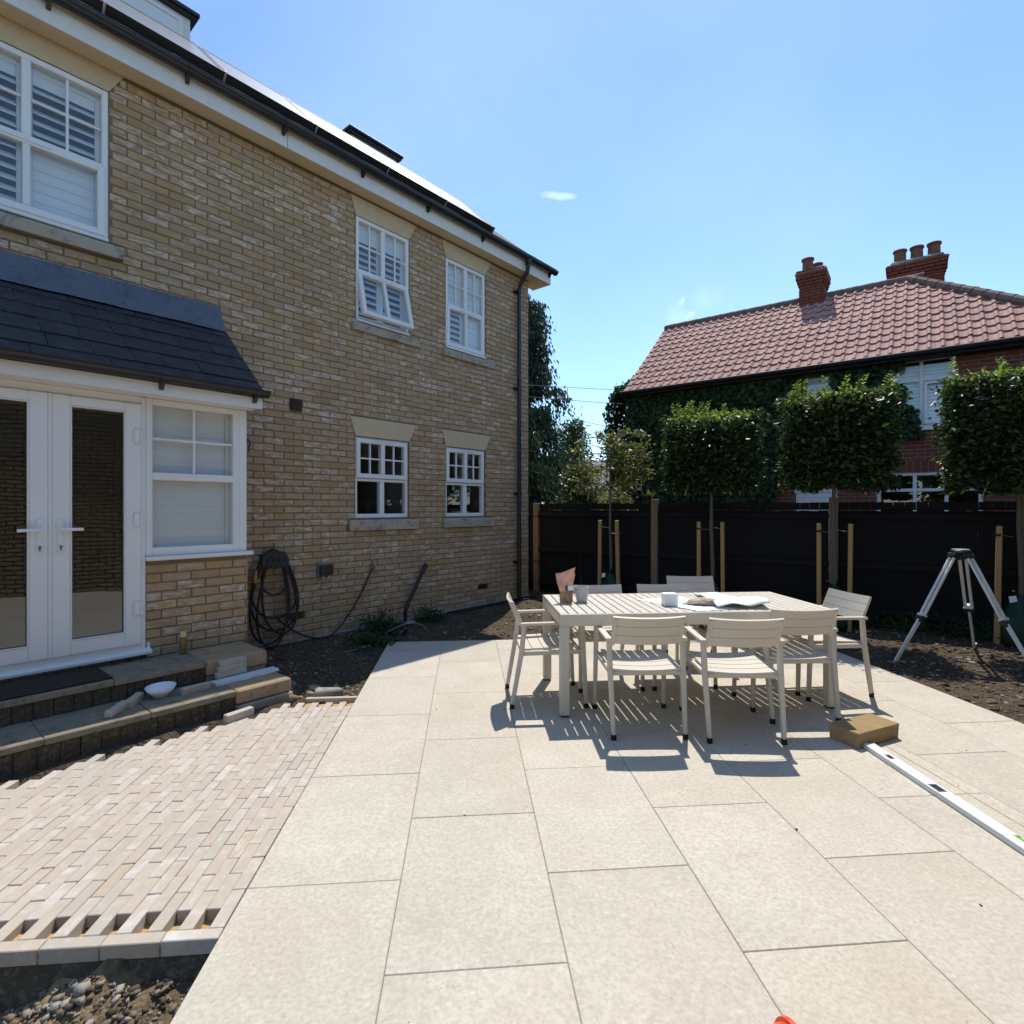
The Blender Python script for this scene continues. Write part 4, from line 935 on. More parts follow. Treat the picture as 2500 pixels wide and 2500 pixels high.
def ivy():
    t = rng.uniform(-1.1, 6.15, 30000); z = rng.uniform(-.1, 4.42, 30000); P = []
    edge = fbm(t*1.1, z*1.1, 3, 21)
    keep = np.ones(len(t), bool)
    keep &= ~((t > 5.62+edge*.6) & (z > 2.95) & (t > 5.95+edge*.7-.25*(z-3.1)))           # window 1 side
    keep &= ~((t > 6.05))
    keep &= ~((t > 4.02) & (t < 4.46+edge*.25) & (z > 3.25) & (z < 4.33))
    keep &= ~((t > 3.5+edge*.8+.9*np.clip(z-1.7, 0, 3)) & (z < 2.9))
    t, z = t[keep], z[keep]; bulge = .10+.16*(fbm(t*1.7, z*1.7, 4, 30)+.5)
    side = t < .0
    y = -bulge*rng.random(len(t))**.4; y = np.where(side, rng.uniform(-.1, 2.2, len(t)), y)
    tt = np.where(side, -.05-(.62+.3*fbm(y*1.4, z*1.4, 3, 5))*rng.random(len(t))**.5*np.clip((5.3-z)/1.2, .3, 1), t)
    P = np.stack([tt, y, z], -1)
    n2 = 2600; y2 = rng.uniform(0, 2.0, n2); z2 = NE-.1+rng.uniform(0, 1, n2)*(.2+y2*.62); P2 = np.stack([-.06-.5*rng.random(n2)**.7*np.clip((5.9-z2)/1.4, .1, 1), y2, z2], -1)
    n3 = 7000; y3 = rng.uniform(-.18, 1.9, n3); z3 = rng.uniform(0, 4.75, n3); bl = (.58+.2*fbm(y3*1.6, z3*1.6, 3, 9))*np.clip((5.6-z3)/1.6, .15, 1); P3 = np.stack([.02-bl*(1-.35*rng.random(n3)**2), y3, z3], -1)
    P = np.vstack([P, P2, P3]); n = len(P)
    D = rng.normal(size=(n, 3))*.5 + np.array([0, -.25, -.9]); Nn = np.where((P[:, :1] < 0), np.array([[-1., -.3, .5]]), np.array([[0., -1., .45]])) + rng.normal(size=(n, 3))*.45
    o = put('ivy', leaf_mesh('ivy', P, D, rng.uniform(.07, .14, n), rng.uniform(.07, .13, n), M_IVY, .12, rng.random(n)**1.4, Nn), None, NO, (0, 0, NR))
    tag(o, 'dense dark green ivy covering the wall of the red-roofed house', 'ivy', kind='stuff')
ivy()
def leafy_tree(name, label, loc, h, rad, z0, n, mat, ll, lw, cat='tree', group=None, droop=.2, lobes=16, trunk=.12, squash=1.):
    t = thing(name, label, cat, loc, 0, group); m = MB()
    m.tube([(0, 0, -.2), (.05, 0, h*.35), (0, .05, h*.7), (0, 0, h*.95)], [trunk, trunk*.8, trunk*.45, trunk*.1], 9)
    C_ = []
    for k in range(lobes):
        f = (k+.5)/lobes; zz = z0+(h-z0)*f; rr = rad*(1-f**1.6*.85)*(.55+.5*random.random()); a = 2.4*k+random.random()
        c = Vector((math.cos(a)*rr*.75, math.sin(a)*rr*.75, zz)); C_.append((c, max(.25, rad*.42*(1.15-f*.6))))
        m.tube([(0, 0, max(.2, zz-.5*rr)), c*.5+Vector((0, 0, zz*.5-.1)), c], [trunk*.4, trunk*.25, trunk*.08], 6)
    obj('trunk', m, M_BARK, t)
    idx = rng.integers(0, len(C_), n); cen = np.array([C_[i][0] for i in idx]); rd = np.array([C_[i][1] for i in idx])
    d = rng.normal(size=(n, 3)); d /= np.linalg.norm(d, axis=1, keepdims=True); P = cen + d*(rd*rng.random(n)**.45)[:, None]*np.array([1, 1, squash])
    P += rng.normal(size=(n, 3))*.06
    D = d*.6 + rng.normal(size=(n, 3))*.5 + np.array([0, 0, -droop])
    tag(put('crown', leaf_mesh('crown', P, D, rng.uniform(.7, 1.3, n)*ll, rng.uniform(.7, 1.2, n)*lw, mat), t), kind='stuff'); return t
def conifer(loc, h, rad, n, label):
    t = thing('conifer', label, 'tree', loc); m = MB(); m.tube([(0, 0, -.2), (0, 0, h*.5), (.1, 0, h)], [.28, .17, .02], 9); P = []; D = []
    for k in range(44):
        f = k/43; z = .8+(h-.9)*f; a = 2.39996*k; L = rad*(1-f*.80)*random.uniform(.62, 1.12); tip = Vector((math.cos(a)*L, math.sin(a)*L, z+L*.12-.1))
        mid = tip*.55+Vector((0, 0, z*.45+L*.13)); m.tube([(0, 0, z), mid, tip], [.05, .03, .008], 5)
        q = n//44; cl = [(random.uniform(.3, 1.05), Vector((random.gauss(0, .12), random.gauss(0, .12), random.uniform(-.25, .05)))*(1+L*.3)) for _ in range(4)]
        for _ in range(q):
            cc = random.choice(cl); s_ = min(1., max(0., cc[0]+random.gauss(0, .1))); p = (Vector((0, 0, z)).lerp(mid, s_*2) if s_ < .5 else mid.lerp(tip, s_*2-1)); w = .10+L*.10
            p = p + cc[1] + Vector((random.gauss(0, w), random.gauss(0, w), -abs(random.gauss(0, .22+.05*L)))); P.append(p); D.append((math.cos(a)*.35+random.gauss(0, .3), math.sin(a)*.35+random.gauss(0, .3), -1))
    obj('trunk', m, M_BARK, t); P = np.array(P); D = np.array(D); n = len(P)
    tag(put('crown', leaf_mesh('crown', P, D, rng.uniform(.09, .22, n), rng.uniform(.04, .08, n), M_CONIF, .1), t), kind='stuff')
conifer((.45, 17.6, -.1), 8.5, 2.1, 24000, 'tall dark drooping conifer behind the corner of the brick house')
conifer((-.2, 15.2, -.1), 4.7, 2.2, 14000, 'lower dark conifer at the house corner in front of the tall one')
leafy_tree('broadleaf_tree', 'light green airy tree beyond the fence beside the dark conifers', (2.3, 20.5, 0), 4.6, 1.5, 1.0, 6500, M_BUSH, .13, .07)
leafy_tree('garden_shrub', 'olive green shrub filling the gap right of the conifers', (1.75, 14.2, 0), 2.5, 1.0, .5, 5000, M_BUSH, .10, .05, 'shrub')
leafy_tree('garden_shrub', 'small yellow-green shrub low behind the first pleached tree', (2.15, 11.2, 0), 1.75, .6, .3, 2600, M_LEAFY, .08, .045, 'shrub')
leafy_tree('broadleaf_tree', 'unseen broad green tree added beyond the right end of the fence', (12.5, 5.6, 0), 6.5, 3.2, .4, 4200, M_BUSH, .28, .17)  # out of view, added so the lower panes mirror something dark
leafy_tree('broadleaf_tree', 'unseen rounded green tree added beyond the garage side of the garden', (13.5, .6, 0), 6.0, 3.2, .4, 4200, M_BUSH, .28, .17)  # also added out of view for darker pane reflections
for (x_, y_, l_) in ((-5.5, -10.5, 'left'), (-.5, -12, 'middle'), (4.5, -10.5, 'right')): leafy_tree('broadleaf_tree', f'{l_} one of three unseen broad trees added behind the viewer', (x_, y_, 0), 6.0, 3.4, .3, 3600, M_BUSH, .32, .2, group='trees behind the viewer')  # out-of-view trees added to darken the neighbour's window reflections
# low outbuilding far behind with a mossy tiled roof
lb = thing('outbuilding', 'low far building with grey mossy tiled roof behind the sparse tree', 'building', (5.6, 27.5, 0), R(-8))
m = MB(); m.box(-2.5, 2.5, 0, 4, 0, 2.5); obj('wall', m, M_SOFFIT, lb)
m = MB(); m.add([(-2.8, -.3, 2.4), (2.8, -.3, 2.4), (2.8, 2, 4.1), (-2.8, 2, 4.1), (2.8, 4.3, 2.4), (-2.8, 4.3, 2.4)], [(0,1,2,3), (3,2,4,5), (0,3,5), (1,4,2)]); lr = obj('roof', m, M_CONC, lb)
la = math.atan2(1.7, 2.3); tm = MB(); tm.cbox(-.14, .14, 0, .2, 0, .02, .004); tme2 = mesh('roof_tile', tm, M_CONC)
for j in range(14):
    for i in range(19): 
        if i*.3-2.6+(j % 2)*.15 < 2.7: put('roof_tile', tme2, lr, (i*.3-2.6+(j % 2)*.15, -.3+j*.2*math.cos(la), 2.41+j*.2*math.sin(la)), (la-.05, 0, 0))
# overhead wires
def wire(a, b, sag, label):
    a, b = Vector(a), Vector(b); m = MB(); m.tube([a.lerp(b, k/12) - Vector((0, 0, sag*4*(k/12)*(1-k/12))) for k in range(13)], .007, 5)
    tag(obj('overhead_wire', m, M_METER), label, 'wire', 'overhead wires')
def AT(u, v, Y): return Vector(((u-1250)*Y/1335, Y, CAM_H-(v-1240)*Y/1335))
wire(AT(1230, 936, 15.0), AT(1600, 955, 14.0), .02, 'upper thin wire crossing the sky to the tiled eaves')
wire(AT(1230, 962, 15.0), AT(1520, 986, 13.9), .02, 'middle thin wire crossing the sky to the ivy wall')
wire(AT(1230, 975, 18.0), AT(1490, 1044, 14.5), .03, 'lower thin wire slanting down to the ivy wall')
# ------------------------------------------------------------------ fence, pleached trees
FR = math.atan2(-.7, 1); FO = Vector((.434, 10.0, 0)); M_f = Matrix.Translation(FO) @ Matrix.Rotation(FR, 4, 'Z')
def FP(t, fr=0., z=0.): return M_f @ Vector((t, -fr, z))
POSTS = [(.045, 1.60, 'first timber fence post at the corner of the brick house'), (2.263, 1.655, 'timber fence post between the first and second black panels'), (4.715, 1.66, 'timber fence post behind the third pleached tree'), (6.60, 1.66, 'fence post at the right edge behind the fourth tree')]
for (t, h, lab) in POSTS:
    p = thing('fence_post', lab, 'fence post', FP(t, .03), FR, 'timber fence posts')
    m = MB(); m.cbox(-.052, .052, -.05, .05, -.2, h, .006, 0, 0, None, .002); obj('post', m, M_POST, p)
    m = MB(); m.lathe([(.008, 0), (.008, .006)], 8, M=Matrix.Translation((0, -.05, h-.13)) @ Matrix.Rotation(R(90), 4, 'X')); m.lathe([(.008, 0), (.008, .006)], 8, M=Matrix.Translation((0, -.05, h-.62)) @ Matrix.Rotation(R(90), 4, 'X')); obj('bolt', m, M_METER, p)
    if t < 1:
        m = MB(); 
        for z in (1.36, .55): m.box(-.055, .055, -.053, .053, z-.012, z+.012)
        obj('strap', m, M_BLACKP, p)
def fence_panel(t0, t1, label):
    p = thing('garden_fence', label, 'fence', FP((t0+t1)/2, 0), FR, 'black close-board fence panels'); w = t1-t0; x = -w/2
    n = max(2, round(w/.118)); pw = w/n
    me = []
    for k in range(4):
        m = MB(); m.extrude([(-.004, 0), (-.004, 1.47), (.012, 1.47), (.012, 0)], -pw/2-.008, pw/2-.001-.002*k); me.append(mesh('board', m, M_FENCE))
    for k in range(n):
        g = .012 if (abs(t0+pw*(k+.5)-.92) < pw*.5) else 0
        put('board', me[k % 4], p, (-w/2+pw*(k+.5)+g, (k % 2)*.006, random.uniform(.0, .012)), (0, random.uniform(-.003, .003), R(3)))
    for (a, b, yy) in ((.16, .23, 0), (.74, .81, 0), (1.375, 1.44, 0)):
        m = MB(); m.extrude([(-.075, a), (-.012, a), (-.012, b), (-.055, b)], -w/2, w/2); obj('rail', m, M_FENCE, p)
    m = MB(); 
    for k in range(n): m.box(-w/2+pw*k+.002, -w/2+pw*(k+1)-.002, -.010+(k % 2)*.005, .012, 1.502, 1.585+random.uniform(0, .006))
    m.box(-w/2, w/2, .012, .03, 1.49, 1.51); obj('top_trim', m, M_FENCE, p)
    m = MB(); m.box(-w/2, w/2, -.02, .02, -.15, .02); obj('gravel_board', m, M_FENCE, p)
fence_panel(-1.6, -.012, 'black fence panel stub behind the corner of the brick house')
fence_panel(.10, 2.208, 'first black fence panel next to the brick house')
fence_panel(2.318, 4.66, 'second black fence panel behind the dining table')
fence_panel(4.77, 6.545, 'third black fence panel behind the tripod')
fence_panel(6.655, 9.0, 'last black fence panel running out of the picture')
ORD = ['first', 'second', 'third', 'fourth']
def pleached(i, t, w0, w1, z0, z1, n, mat, sparse=False):
    base = FP(t, .45); base.z = soil(base.x, base.y); bz = base.z
    lab = ['sparse pleached hornbeam with bare cane frame nearest the brick house', 'pleached hornbeam with a squarish leafy head behind the table', 'large pleached hornbeam with tall shoots beside the white bay window of the neighbour', 'pleached hornbeam at the right edge of the picture'][i]
    tr = thing('pleached_tree', lab, 'tree', base, FR, 'row of pleached hornbeams along the fence'); m = MB()
    zt = z1-bz-.05; b = .03 if i else .024
    m.tube([(0, 0, -.1), (.012, 0, .7), (-.01, .01, 1.3), (.0, 0, zt*.8), (0, 0, zt)], [b, b*.95, b*.85, b*.55, .008], 8)
    for k in range(9):
        z = z0-bz+.1+(zt-(z0-bz)-.15)*k/8; s_ = -1 if k % 2 else 1; x = (w0 if s_ < 0 else w1)*random.uniform(.7, .95)
        m.tube([(0, 0, z-.12), (x*.5, random.uniform(-.05, .05), z), (x, random.uniform(-.1, .1), z+.04)], [.012, .008, .003], 5)
    obj('trunk', m, M_BARK, tr)
    c = MB()
    xa, xb = w0+.08, w1-.08; zb, zc = z0-bz+.05, z1-bz-.06
    for x in (xa, xb): c.tube([(x, -.02, zb), (x, -.02, zc+.04)], .009, 6)
    for k in range(4):
        z = zb+.1+(zc-zb-.1)*k/3; c.tube([(xa-.05, -.03, z), (xb+.05, -.03, z+(.03 if k == 3 else 0))], .008, 6)
    c.tube([(xb*.62, -.2, zb-.12), (xb*.45, -.2, zb+.08)], .008, 6); c.tube([(xa*.62, -.2, zb-.12), (xa*.5, -.2, zb+.08)], .008, 6)
    obj('cane_frame', c, M_CANE, tr)
    x = rng.uniform(w0, w1, n); z = rng.uniform(z0-bz, z1-bz, n); th = .20
    cl = fbm(x*4+i*9, z*4, 3, 40+i)
    ex = np.maximum(np.abs((x-(w0+w1)/2)/((w1-w0)/2)), np.abs((z-(z0+z1)/2+bz)/((z1-z0)/2)))
    keep = (ex + cl*.26 < 1.0)
    if sparse: keep &= (cl*1.3 + .25*np.sin(z*9) > -.12) & ~((np.abs(x+.28) < .2) & (z > z1-bz-.5))
    x, z = x[keep], z[keep]; k = len(x); y = rng.normal(0, 1, k)*.10 + np.where(rng.random(k) < .65, np.where(rng.random(k) < .6, -th, th), 0)*rng.uniform(.6, 1.1, k)
    P = np.stack([x, y, z], -1)
    if not sparse or True:                                   # loose twigs that break the outline
        E_ = []
        for _ in range(30 if not sparse else 10):
            sd = random.choice((-1, 1)); z_ = random.uniform(z0-bz, z1-bz); x_ = (w1 if sd > 0 else w0)*.92; L_ = random.uniform(.06, .17)
            for q in range(14): E_.append((x_+sd*L_*q/13+random.gauss(0, .015), random.gauss(0, .05), z_+.08*q/13*random.random()+random.gauss(0, .02)))
        P = np.vstack([P, E_])
    n1 = len(P); D = rng.normal(size=(n1, 3))*np.array([.8, .6, .35]) + np.array([0, -.25, -.25])
    Pt = [P]; Dt = [D]; Ll = [rng.uniform(.05, .095, n1)]
    for _ in range(20 if not sparse else 4):                  # young shoots standing up out of the top
        x_ = random.uniform(w0*.9, w1*.9); h_ = random.uniform(.08, .34) if i else .12; ln = random.uniform(-.14, .14); q = int(h_/.017)+4
        zz = np.linspace(0, h_, q); sg = np.where(np.arange(q) % 2, 1., -1.)
        Pt.append(np.stack([x_+ln*zz/h_, rng.normal(0, .01, q), z1-bz-.08+zz], -1)); Dt.append(np.stack([sg*.9, rng.normal(0, .3, q), np.full(q, .55)], -1)); Ll.append(np.linspace(.085, .04, q))
    Ps = np.vstack(Pt[1:]); Ds = np.vstack(Dt[1:]); Ls = np.concatenate(Ll[1:])
    xx = rng.uniform(w0*.95, w1*.95, 420 if not sparse else 60); kk = len(xx); Pc = np.stack([xx, rng.normal(0, .13, kk), z1-bz-.03+rng.normal(0, .035, kk)-.10*np.abs(xx/(w1-w0)*2)**4], -1)  # top leaf layer; its brighter leaf colour carries the sunlit edge
    Ps = np.vstack([Ps, Pc]); Ds = np.vstack([Ds, rng.normal(size=(kk, 3))*.7+np.array([0, -.2, .5])]); Ls = np.concatenate([Ls, rng.uniform(.05, .09, kk)])
    tag(put('young_shoots', leaf_mesh('young_shoots', Ps, Ds, Ls, Ls*rng.uniform(.45, .6, len(Ls)), M_LEAFNEWLIT if not sparse else M_LEAFY, .2), tr), kind='stuff')
    P, D, Ll = Pt[0], Dt[0], Ll[0]
    tag(put('crown', leaf_mesh('crown', P, D, Ll, Ll*rng.uniform(.5, .62, n1), mat, .2), tr), kind='stuff')
    # two stakes, ties and the watering bag
    for sd in (-1, 1):
        st_ = FP(t+sd*(.165 if i < 3 else .2), .5); st_.z = soil(st_.x, st_.y)
        lab = f"{'left' if sd < 0 else 'right'} timber stake supporting the {ORD[i]} pleached tree from the house"
        if i == 3 and sd > 0: continue
        sk = thing('tree_stake', lab, 'stake', st_, FR, 'tree stakes'); h = 1.32-st_.z
        m = MB(); m.cbox(-.026, .026, -.026, .026, -.2, h, .008, 0, 0, None, .003); obj('stake', m, M_STAKE, sk, (0, 0, 0), (R(random.uniform(-1, 1)), R(random.uniform(-1.5, 1.5)), 0))
        m = MB(); zt_ = h-(.1 if sd < 0 else .22 if i == 0 else .1); m.box(-.03, .03, -.03, .03, zt_-.012, zt_+.012); obj('tie_strap', m, M_RUBBER, sk)
        m = MB(); m.rod((-sd*.02, .0, zt_), (-sd*.14, .045, zt_+.02*sd), .022, .004); obj('tie', m, M_METER, sk)
    bg_ = thing('watering_bag', f'dark green watering bag around the foot of the {ORD[i]} pleached tree from the house', 'watering bag', base, FR, 'tree watering bags')
    pr = [(.12, 0), (.18, .04), (.185, .12), (.165, .25), (.12, .40), (.075, .50), (.045, .55)]; m = MB(); nn = 28; vs = []
    for (r_, z_) in pr:
        for k in range(nn):
            a = 2*math.pi*k/nn; rr = r_*(1+.07*math.sin(5*a+z_*9)+.05*math.sin(11*a-z_*14)); vs.append((rr*math.cos(a), rr*math.sin(a)*.9, z_))
    m.add(vs, [(j*nn+k, j*nn+(k+1) % nn, (j+1)*nn+(k+1) % nn, (j+1)*nn+k) for j in range(len(pr)-1) for k in range(nn)]); obj('bag', m, M_GREENBAG, bg_, smooth=True)
    m = MB(); m.rod((-.03, -.05, .54), (-.07, -.09, .60), .03, .01); m.rod((.03, -.04, .54), (.05, -.06, .62), .03, .01); obj('handle', m, M_RUBBER, bg_)
    if i != 2:
        m = MB(); m.add([(-.10, -.105, .47), (-.04, -.10, .49), (-.05, -.085, .55), (-.11, -.09, .535)], [(0,1,2,3)]); m.add([(-.10, -.103, .47), (-.04, -.098, .49), (-.05, -.083, .55), (-.11, -.088, .535)], [(3,2,1,0)]); obj('label', m, M_PAPER, bg_)
pleached(0, 1.687, -.56, .60, 1.72, 2.70, 3300, M_LEAFY, True)
pleached(1, 3.251, -.60, .58, 1.76, 2.80, 9500, M_LEAF)
pleached(2, 4.754, -.56, .64, 1.74, 2.93, 10500, M_LEAF)
pleached(3, 6.494, -.64, .75, 1.68, 2.98, 12000, M_LEAF)
# weeds
def weed(name, loc, r, h, n, label, ll=.07):
    P = np.stack([rng.normal(0, r*.45, n), rng.normal(0, r*.45, n), np.abs(rng.normal(0, h*.45, n))], -1); D = np.stack([P[:, 0]/r, P[:, 1]/r, rng.uniform(-.2, .9, n)], -1)+rng.normal(size=(n, 3))*.3
    t = thing(name, label, 'weed', loc); tag(put('leaves', leaf_mesh('leaves', P, D, rng.uniform(.6, 1.2, n)*ll, rng.uniform(.3, .5, n)*ll, M_WEED), t), kind='stuff')
    m = MB()
    for k in range(7):
        a = k*.9; m.tube([(0, 0, -.02), (math.cos(a)*r*.3, math.sin(a)*r*.3, h*.4), (math.cos(a)*r*.6, math.sin(a)*r*.6, h*.8)], .004, 5)
    obj('stems', m, M_WEED, t)
def soilp(p): return Vector((p.x, p.y, soil(p.x, p.y)))
weed('weed_clump', soilp(HP(-3.18, .20)), .28, .22, 520, 'bushy dark green weed clump by the wall under the left window', .06)
weed('weed_clump', soilp(HP(-3.62, .62)), .22, .10, 160, 'low broad-leaved weed beside the patio corner', .10)
weed('weed_clump', soilp(HP(-2.35, .20)), .22, .16, 300, 'green weed clump right of the leaning black pipe', .06)
weed('weed_clump', soilp(HP(.02, .42)), .16, .12, 160, 'pale green weed at the house corner behind the table', .05)
for k, (t, f) in enumerate(((5.2, .2), (5.55, .22), (5.95, .2), (6.2, .3), (4.9, .2))):
    weed('weed_clump', soilp(FP(t, f)), .22, .17, 260, ['leafy weed at the fence foot left of the tripod', 'leafy weed at the fence foot behind the left tripod leg', 'leafy weed at the fence foot under the tripod', 'leafy weed at the fence foot by the right stake', 'small weed at the fence foot behind the right end chair'][k], .06)
# ------------------------------------------------------------------ dining set
TZ = .745; ts0, ts1, tq0, tq1 = .68, 2.79, 3.90, 4.82
tb = thing('dining_table', 'long pale taupe slatted metal garden table', 'table', PT((ts0+ts1)/2, (tq0+tq1)/2), PA)
tw, tl_ = (ts1-ts0)/2, (tq1-tq0)/2; n = 31; pt_ = 2*tw/n; m = MB(); m.cbox(-pt_/2+.0045, pt_/2-.0045, -tl_+.026, tl_-.026, TZ-.022, TZ, .003); me = mesh('slat', m, M_TAUPE)
for k in range(n): put('slat', me, tb, (-tw+pt_*(k+.5), 0, 0))
for sx in (-1, 1):
    for sy in (-1, 1): m = MB(); m.cbox(-.034, .034, -.034, .034, .012, TZ-.0885, .004); l = obj('leg', m, M_TAUPE, tb, (sx*(tw-.035), sy*(tl_-.035), 0)); m = MB(); m.cbox(-.03, .03, -.03, .03, 0, .0125, .003); obj('foot', m, M_RUBBER, l)
for sy in (-1, 1): m = MB(); m.cbox(-tw+.0005, tw-.0005, sy*(tl_-.0125)-.012, sy*(tl_-.0125)+.012, TZ-.088, TZ-.0008, .003); obj('apron', m, M_TAUPE, tb)
for sx in (-1, 1): m = MB(); m.cbox(sx*(tw-.0125)-.011, sx*(tw-.0125)+.011, -tl_+.026, tl_-.026, TZ-.088, TZ-.0225, .003); obj('apron', m, M_TAUPE, tb)
for x in (-.35, .35): m = MB(); m.cbox(x-.02, x+.02, -tl_+.04, tl_-.04, TZ-.06, TZ-.0225, .003); obj('cross_rail', m, M_TAUPE, tb)
def make_chair():
    c = thing('garden_chair', 'taupe slatted garden chair', 'chair')
    for sx in (-1, 1):
        m = MB(); m.rod((sx*.236, -.285, .032), (sx*.245, -.215, .43), .026, .032, .034, .036, (0, 1, 0)); m.rod((sx*.245, -.215, .42), (sx*.248, -.195, .635), .034, .036, .034, .034, (0, 1, 0)); l = obj('leg', m, M_TAUPE, c)
        f = MB(); f.lathe([(.017, 0), (.019, .004), (.018, .036)], 10, (sx*.236, -.287, 0)); obj('foot', f, M_RUBBER, l)
        m = MB(); m.rod((sx*.262, .275, .032), (sx*.255, .245, .64), .026, .030, .034, .036, (0, 1, 0)); l = obj('leg', m, M_TAUPE, c)
        f = MB(); f.lathe([(.017, 0), (.019, .004), (.018, .036)], 10, (sx*.262, .276, 0)); obj('foot', f, M_RUBBER, l)
        m = MB(); m.rod((sx*.252, -.225, .638), (sx*.256, .27, .646), .044, .02, None, None, (0, 0, 1)); obj('armrest', m, M_TAUPE, c)
        m = MB(); m.rod((sx*.238, -.21, .415), (sx*.25, .25, .425), .026, .034); obj('seat_rail', m, M_TAUPE, c)
        m = MB(); m.rod((sx*.226, -.205, .60), (sx*.222, -.285, .79), .022, .016); obj('back_post', m, M_TAUPE, c)
    m = MB(); m.rod((-.24, -.205, .412), (.24, -.205, .412), .024, .03); obj('cross_rail', m, M_TAUPE, c); m = MB(); m.rod((-.25, .235, .42), (.25, .235, .42), .024, .03); obj('cross_rail', m, M_TAUPE, c)
    def curved(w, d, h, sag, ax):       # slat that sags or bows along x
        m = MB(); N = 8; vs = []
        for k in range(N+1):
            x = -w/2+w*k/N; s_ = sag*(1-(2*k/N-1)**2)
            vs += [(x, a-(s_ if ax == 'y' else 0), b-(s_ if ax == 'z' else 0)) for a, b in ((-d/2, -h/2), (d/2, -h/2), (d/2, h/2), (-d/2, h/2))]
        F = [(4*k+j, 4*k+(j+1) % 4, 4*k+4+(j+1) % 4, 4*k+4+j) for k in range(N) for j in range(4)] + [(3, 2, 1, 0), (4*N, 4*N+1, 4*N+2, 4*N+3)]
        return m.add(vs, F)
    me = mesh('seat_slat', curved(.455, .083, .014, .014, 'z'), M_TAUPE)
    for k in range(5): put('seat_slat', me, c, (0, -.175+k*.088, .440+.004*k), (R(2), 0, 0))
    me = mesh('back_slat', curved(.475, .016, .0668, .022, 'y'), M_TAUPE)
    for k in range(3): put('back_slat', me, c, (0, -.214-.027*k, .645+.064*k), (R(23), 0, 0))
    return c
ch = make_chair(); first = [True]
CH = [((1.216, 3.776), 3.5, 'taupe slatted chair on the near side of the table, left of the two in front'), ((1.835, 3.66), 7, 'taupe slatted chair on the near side of the table pulled out furthest towards the camera'),
      ((2.40, 3.95), 3, 'taupe slatted chair tucked in at the near right table corner'), ((.635, 4.35), 90, 'taupe slatted chair at the left end of the table seen from its side'),
      ((2.945, 4.35), -92, 'taupe slatted chair at the right end of the table nearest the tripod'), ((1.20, 4.70), 180, 'taupe chair on the far side of the table behind the grey pot'),
      ((1.825, 4.70), 180, 'taupe chair on the far side of the table behind the white box'), ((2.29, 5.26), 188, 'taupe chair standing back from the far side of the table')]
for (p, a, lab) in CH:
    c = ch if first[0] else copy_tree(ch); first[0] = False
    c.location = PT(*p); c.rotation_euler = (0, 0, PA-R(a)); tag(c, lab, 'chair', 'garden chairs around the table')
# things on the table
pz = TZ
po = thing('snack_pouch', 'crumpled orange and clear food pouch standing on the table', 'pouch', PT(.815, 4.40, pz), PA); N = 20
def pouch_ring(z, w, d, cx, rot, jit):
    return [(cx+math.cos(2*math.pi*k/N+rot)*w*(1+random.uniform(-jit, jit)), math.sin(2*math.pi*k/N+rot)*d*(1+random.uniform(-jit, jit)), z) for k in range(N)]
rg = [pouch_ring(*a) for a in ((.0, .048, .030, 0, 0, .0), (.02, .050, .034, 0, 0, .03), (.05, .051, .034, 0, 0, .04), (.075, .050, .031, .0, 0, .05), (.077, .052, .032, 0, 0, .05), (.11, .056, .028, -.004, .1, .10), (.14, .063, .022, -.008, .2, .14), (.17, .068, .014, -.010, .25, .16), (.20, .066, .006, -.004, .25, .2))]
rg[-1] = [(x, y, z+.028*max(0, (x+.04)/.08)) for x, y, z in rg[-1]]; rg[-2] = [(x, y, z+.012*max(0, (x+.04)/.08)) for x, y, z in rg[-2]]
def rings(a, b):
    m = MB(); m.add([v for r_ in rg[a:b] for v in r_], [(j*N+k, j*N+(k+1) % N, (j+1)*N+(k+1) % N, (j+1)*N+k) for j in range(b-a-1) for k in range(N)]); return m
M_PEACH = plain('peach_film', (.78,.42,.28), .3, .5, 0, .35, 14., .2); M_CLEARF = plain('brown_contents', (.34,.20,.10), .3, .5, 0, .45, 40., .3)
po.scale = (1.08, 1.08, 1.2)
obj('pouch_base', rings(0, 4), M_CLEARF, po, smooth=True); obj('pouch_top', rings(4, 9), M_PEACH, po, smooth=True)
m = MB(); m.box(.005, .048, -.0345, -.033, .085, .118); lb_ = obj('printed_label', m, M_PAPER, po); m = MB(); m.box(-.012, .005, -.0348, -.0332, .082, .118); m.box(.005, .048, -.0347, -.0332, .080, .0845); obj('printed_label', m, M_BLACKP, po)
m = MB(); m.lathe([(.034, 0), (.038, .004), (.043, .03), (.050, .075), (.052, .105), (.051, .112), (.047, .112), (.046, .09), (.038, .02), (.0, .015)], 32); pot_ = obj('plant_pot', m, M_GREYPOT, None, PT(.945, 4.41, pz), smooth=True); pot_.scale = (1.1, 1.1, 1.14); tag(pot_, 'small speckled grey ceramic pot on the table beside the pouch', 'pot')
bx = thing('small_box', 'small plain white cardboard box standing on the drawings', 'box', PT(1.600, 4.19, pz+.004), PA-R(1)); m = MB(); m.cbox(-.052, .052, -.045, .045, 0, .093, .002); obj('carton', m, M_PAPER, bx); m = MB(); m.cbox(-.0525, .0525, -.0455, .0455, .078, .0945, .002); obj('lid', m, M_PAPER, bx)
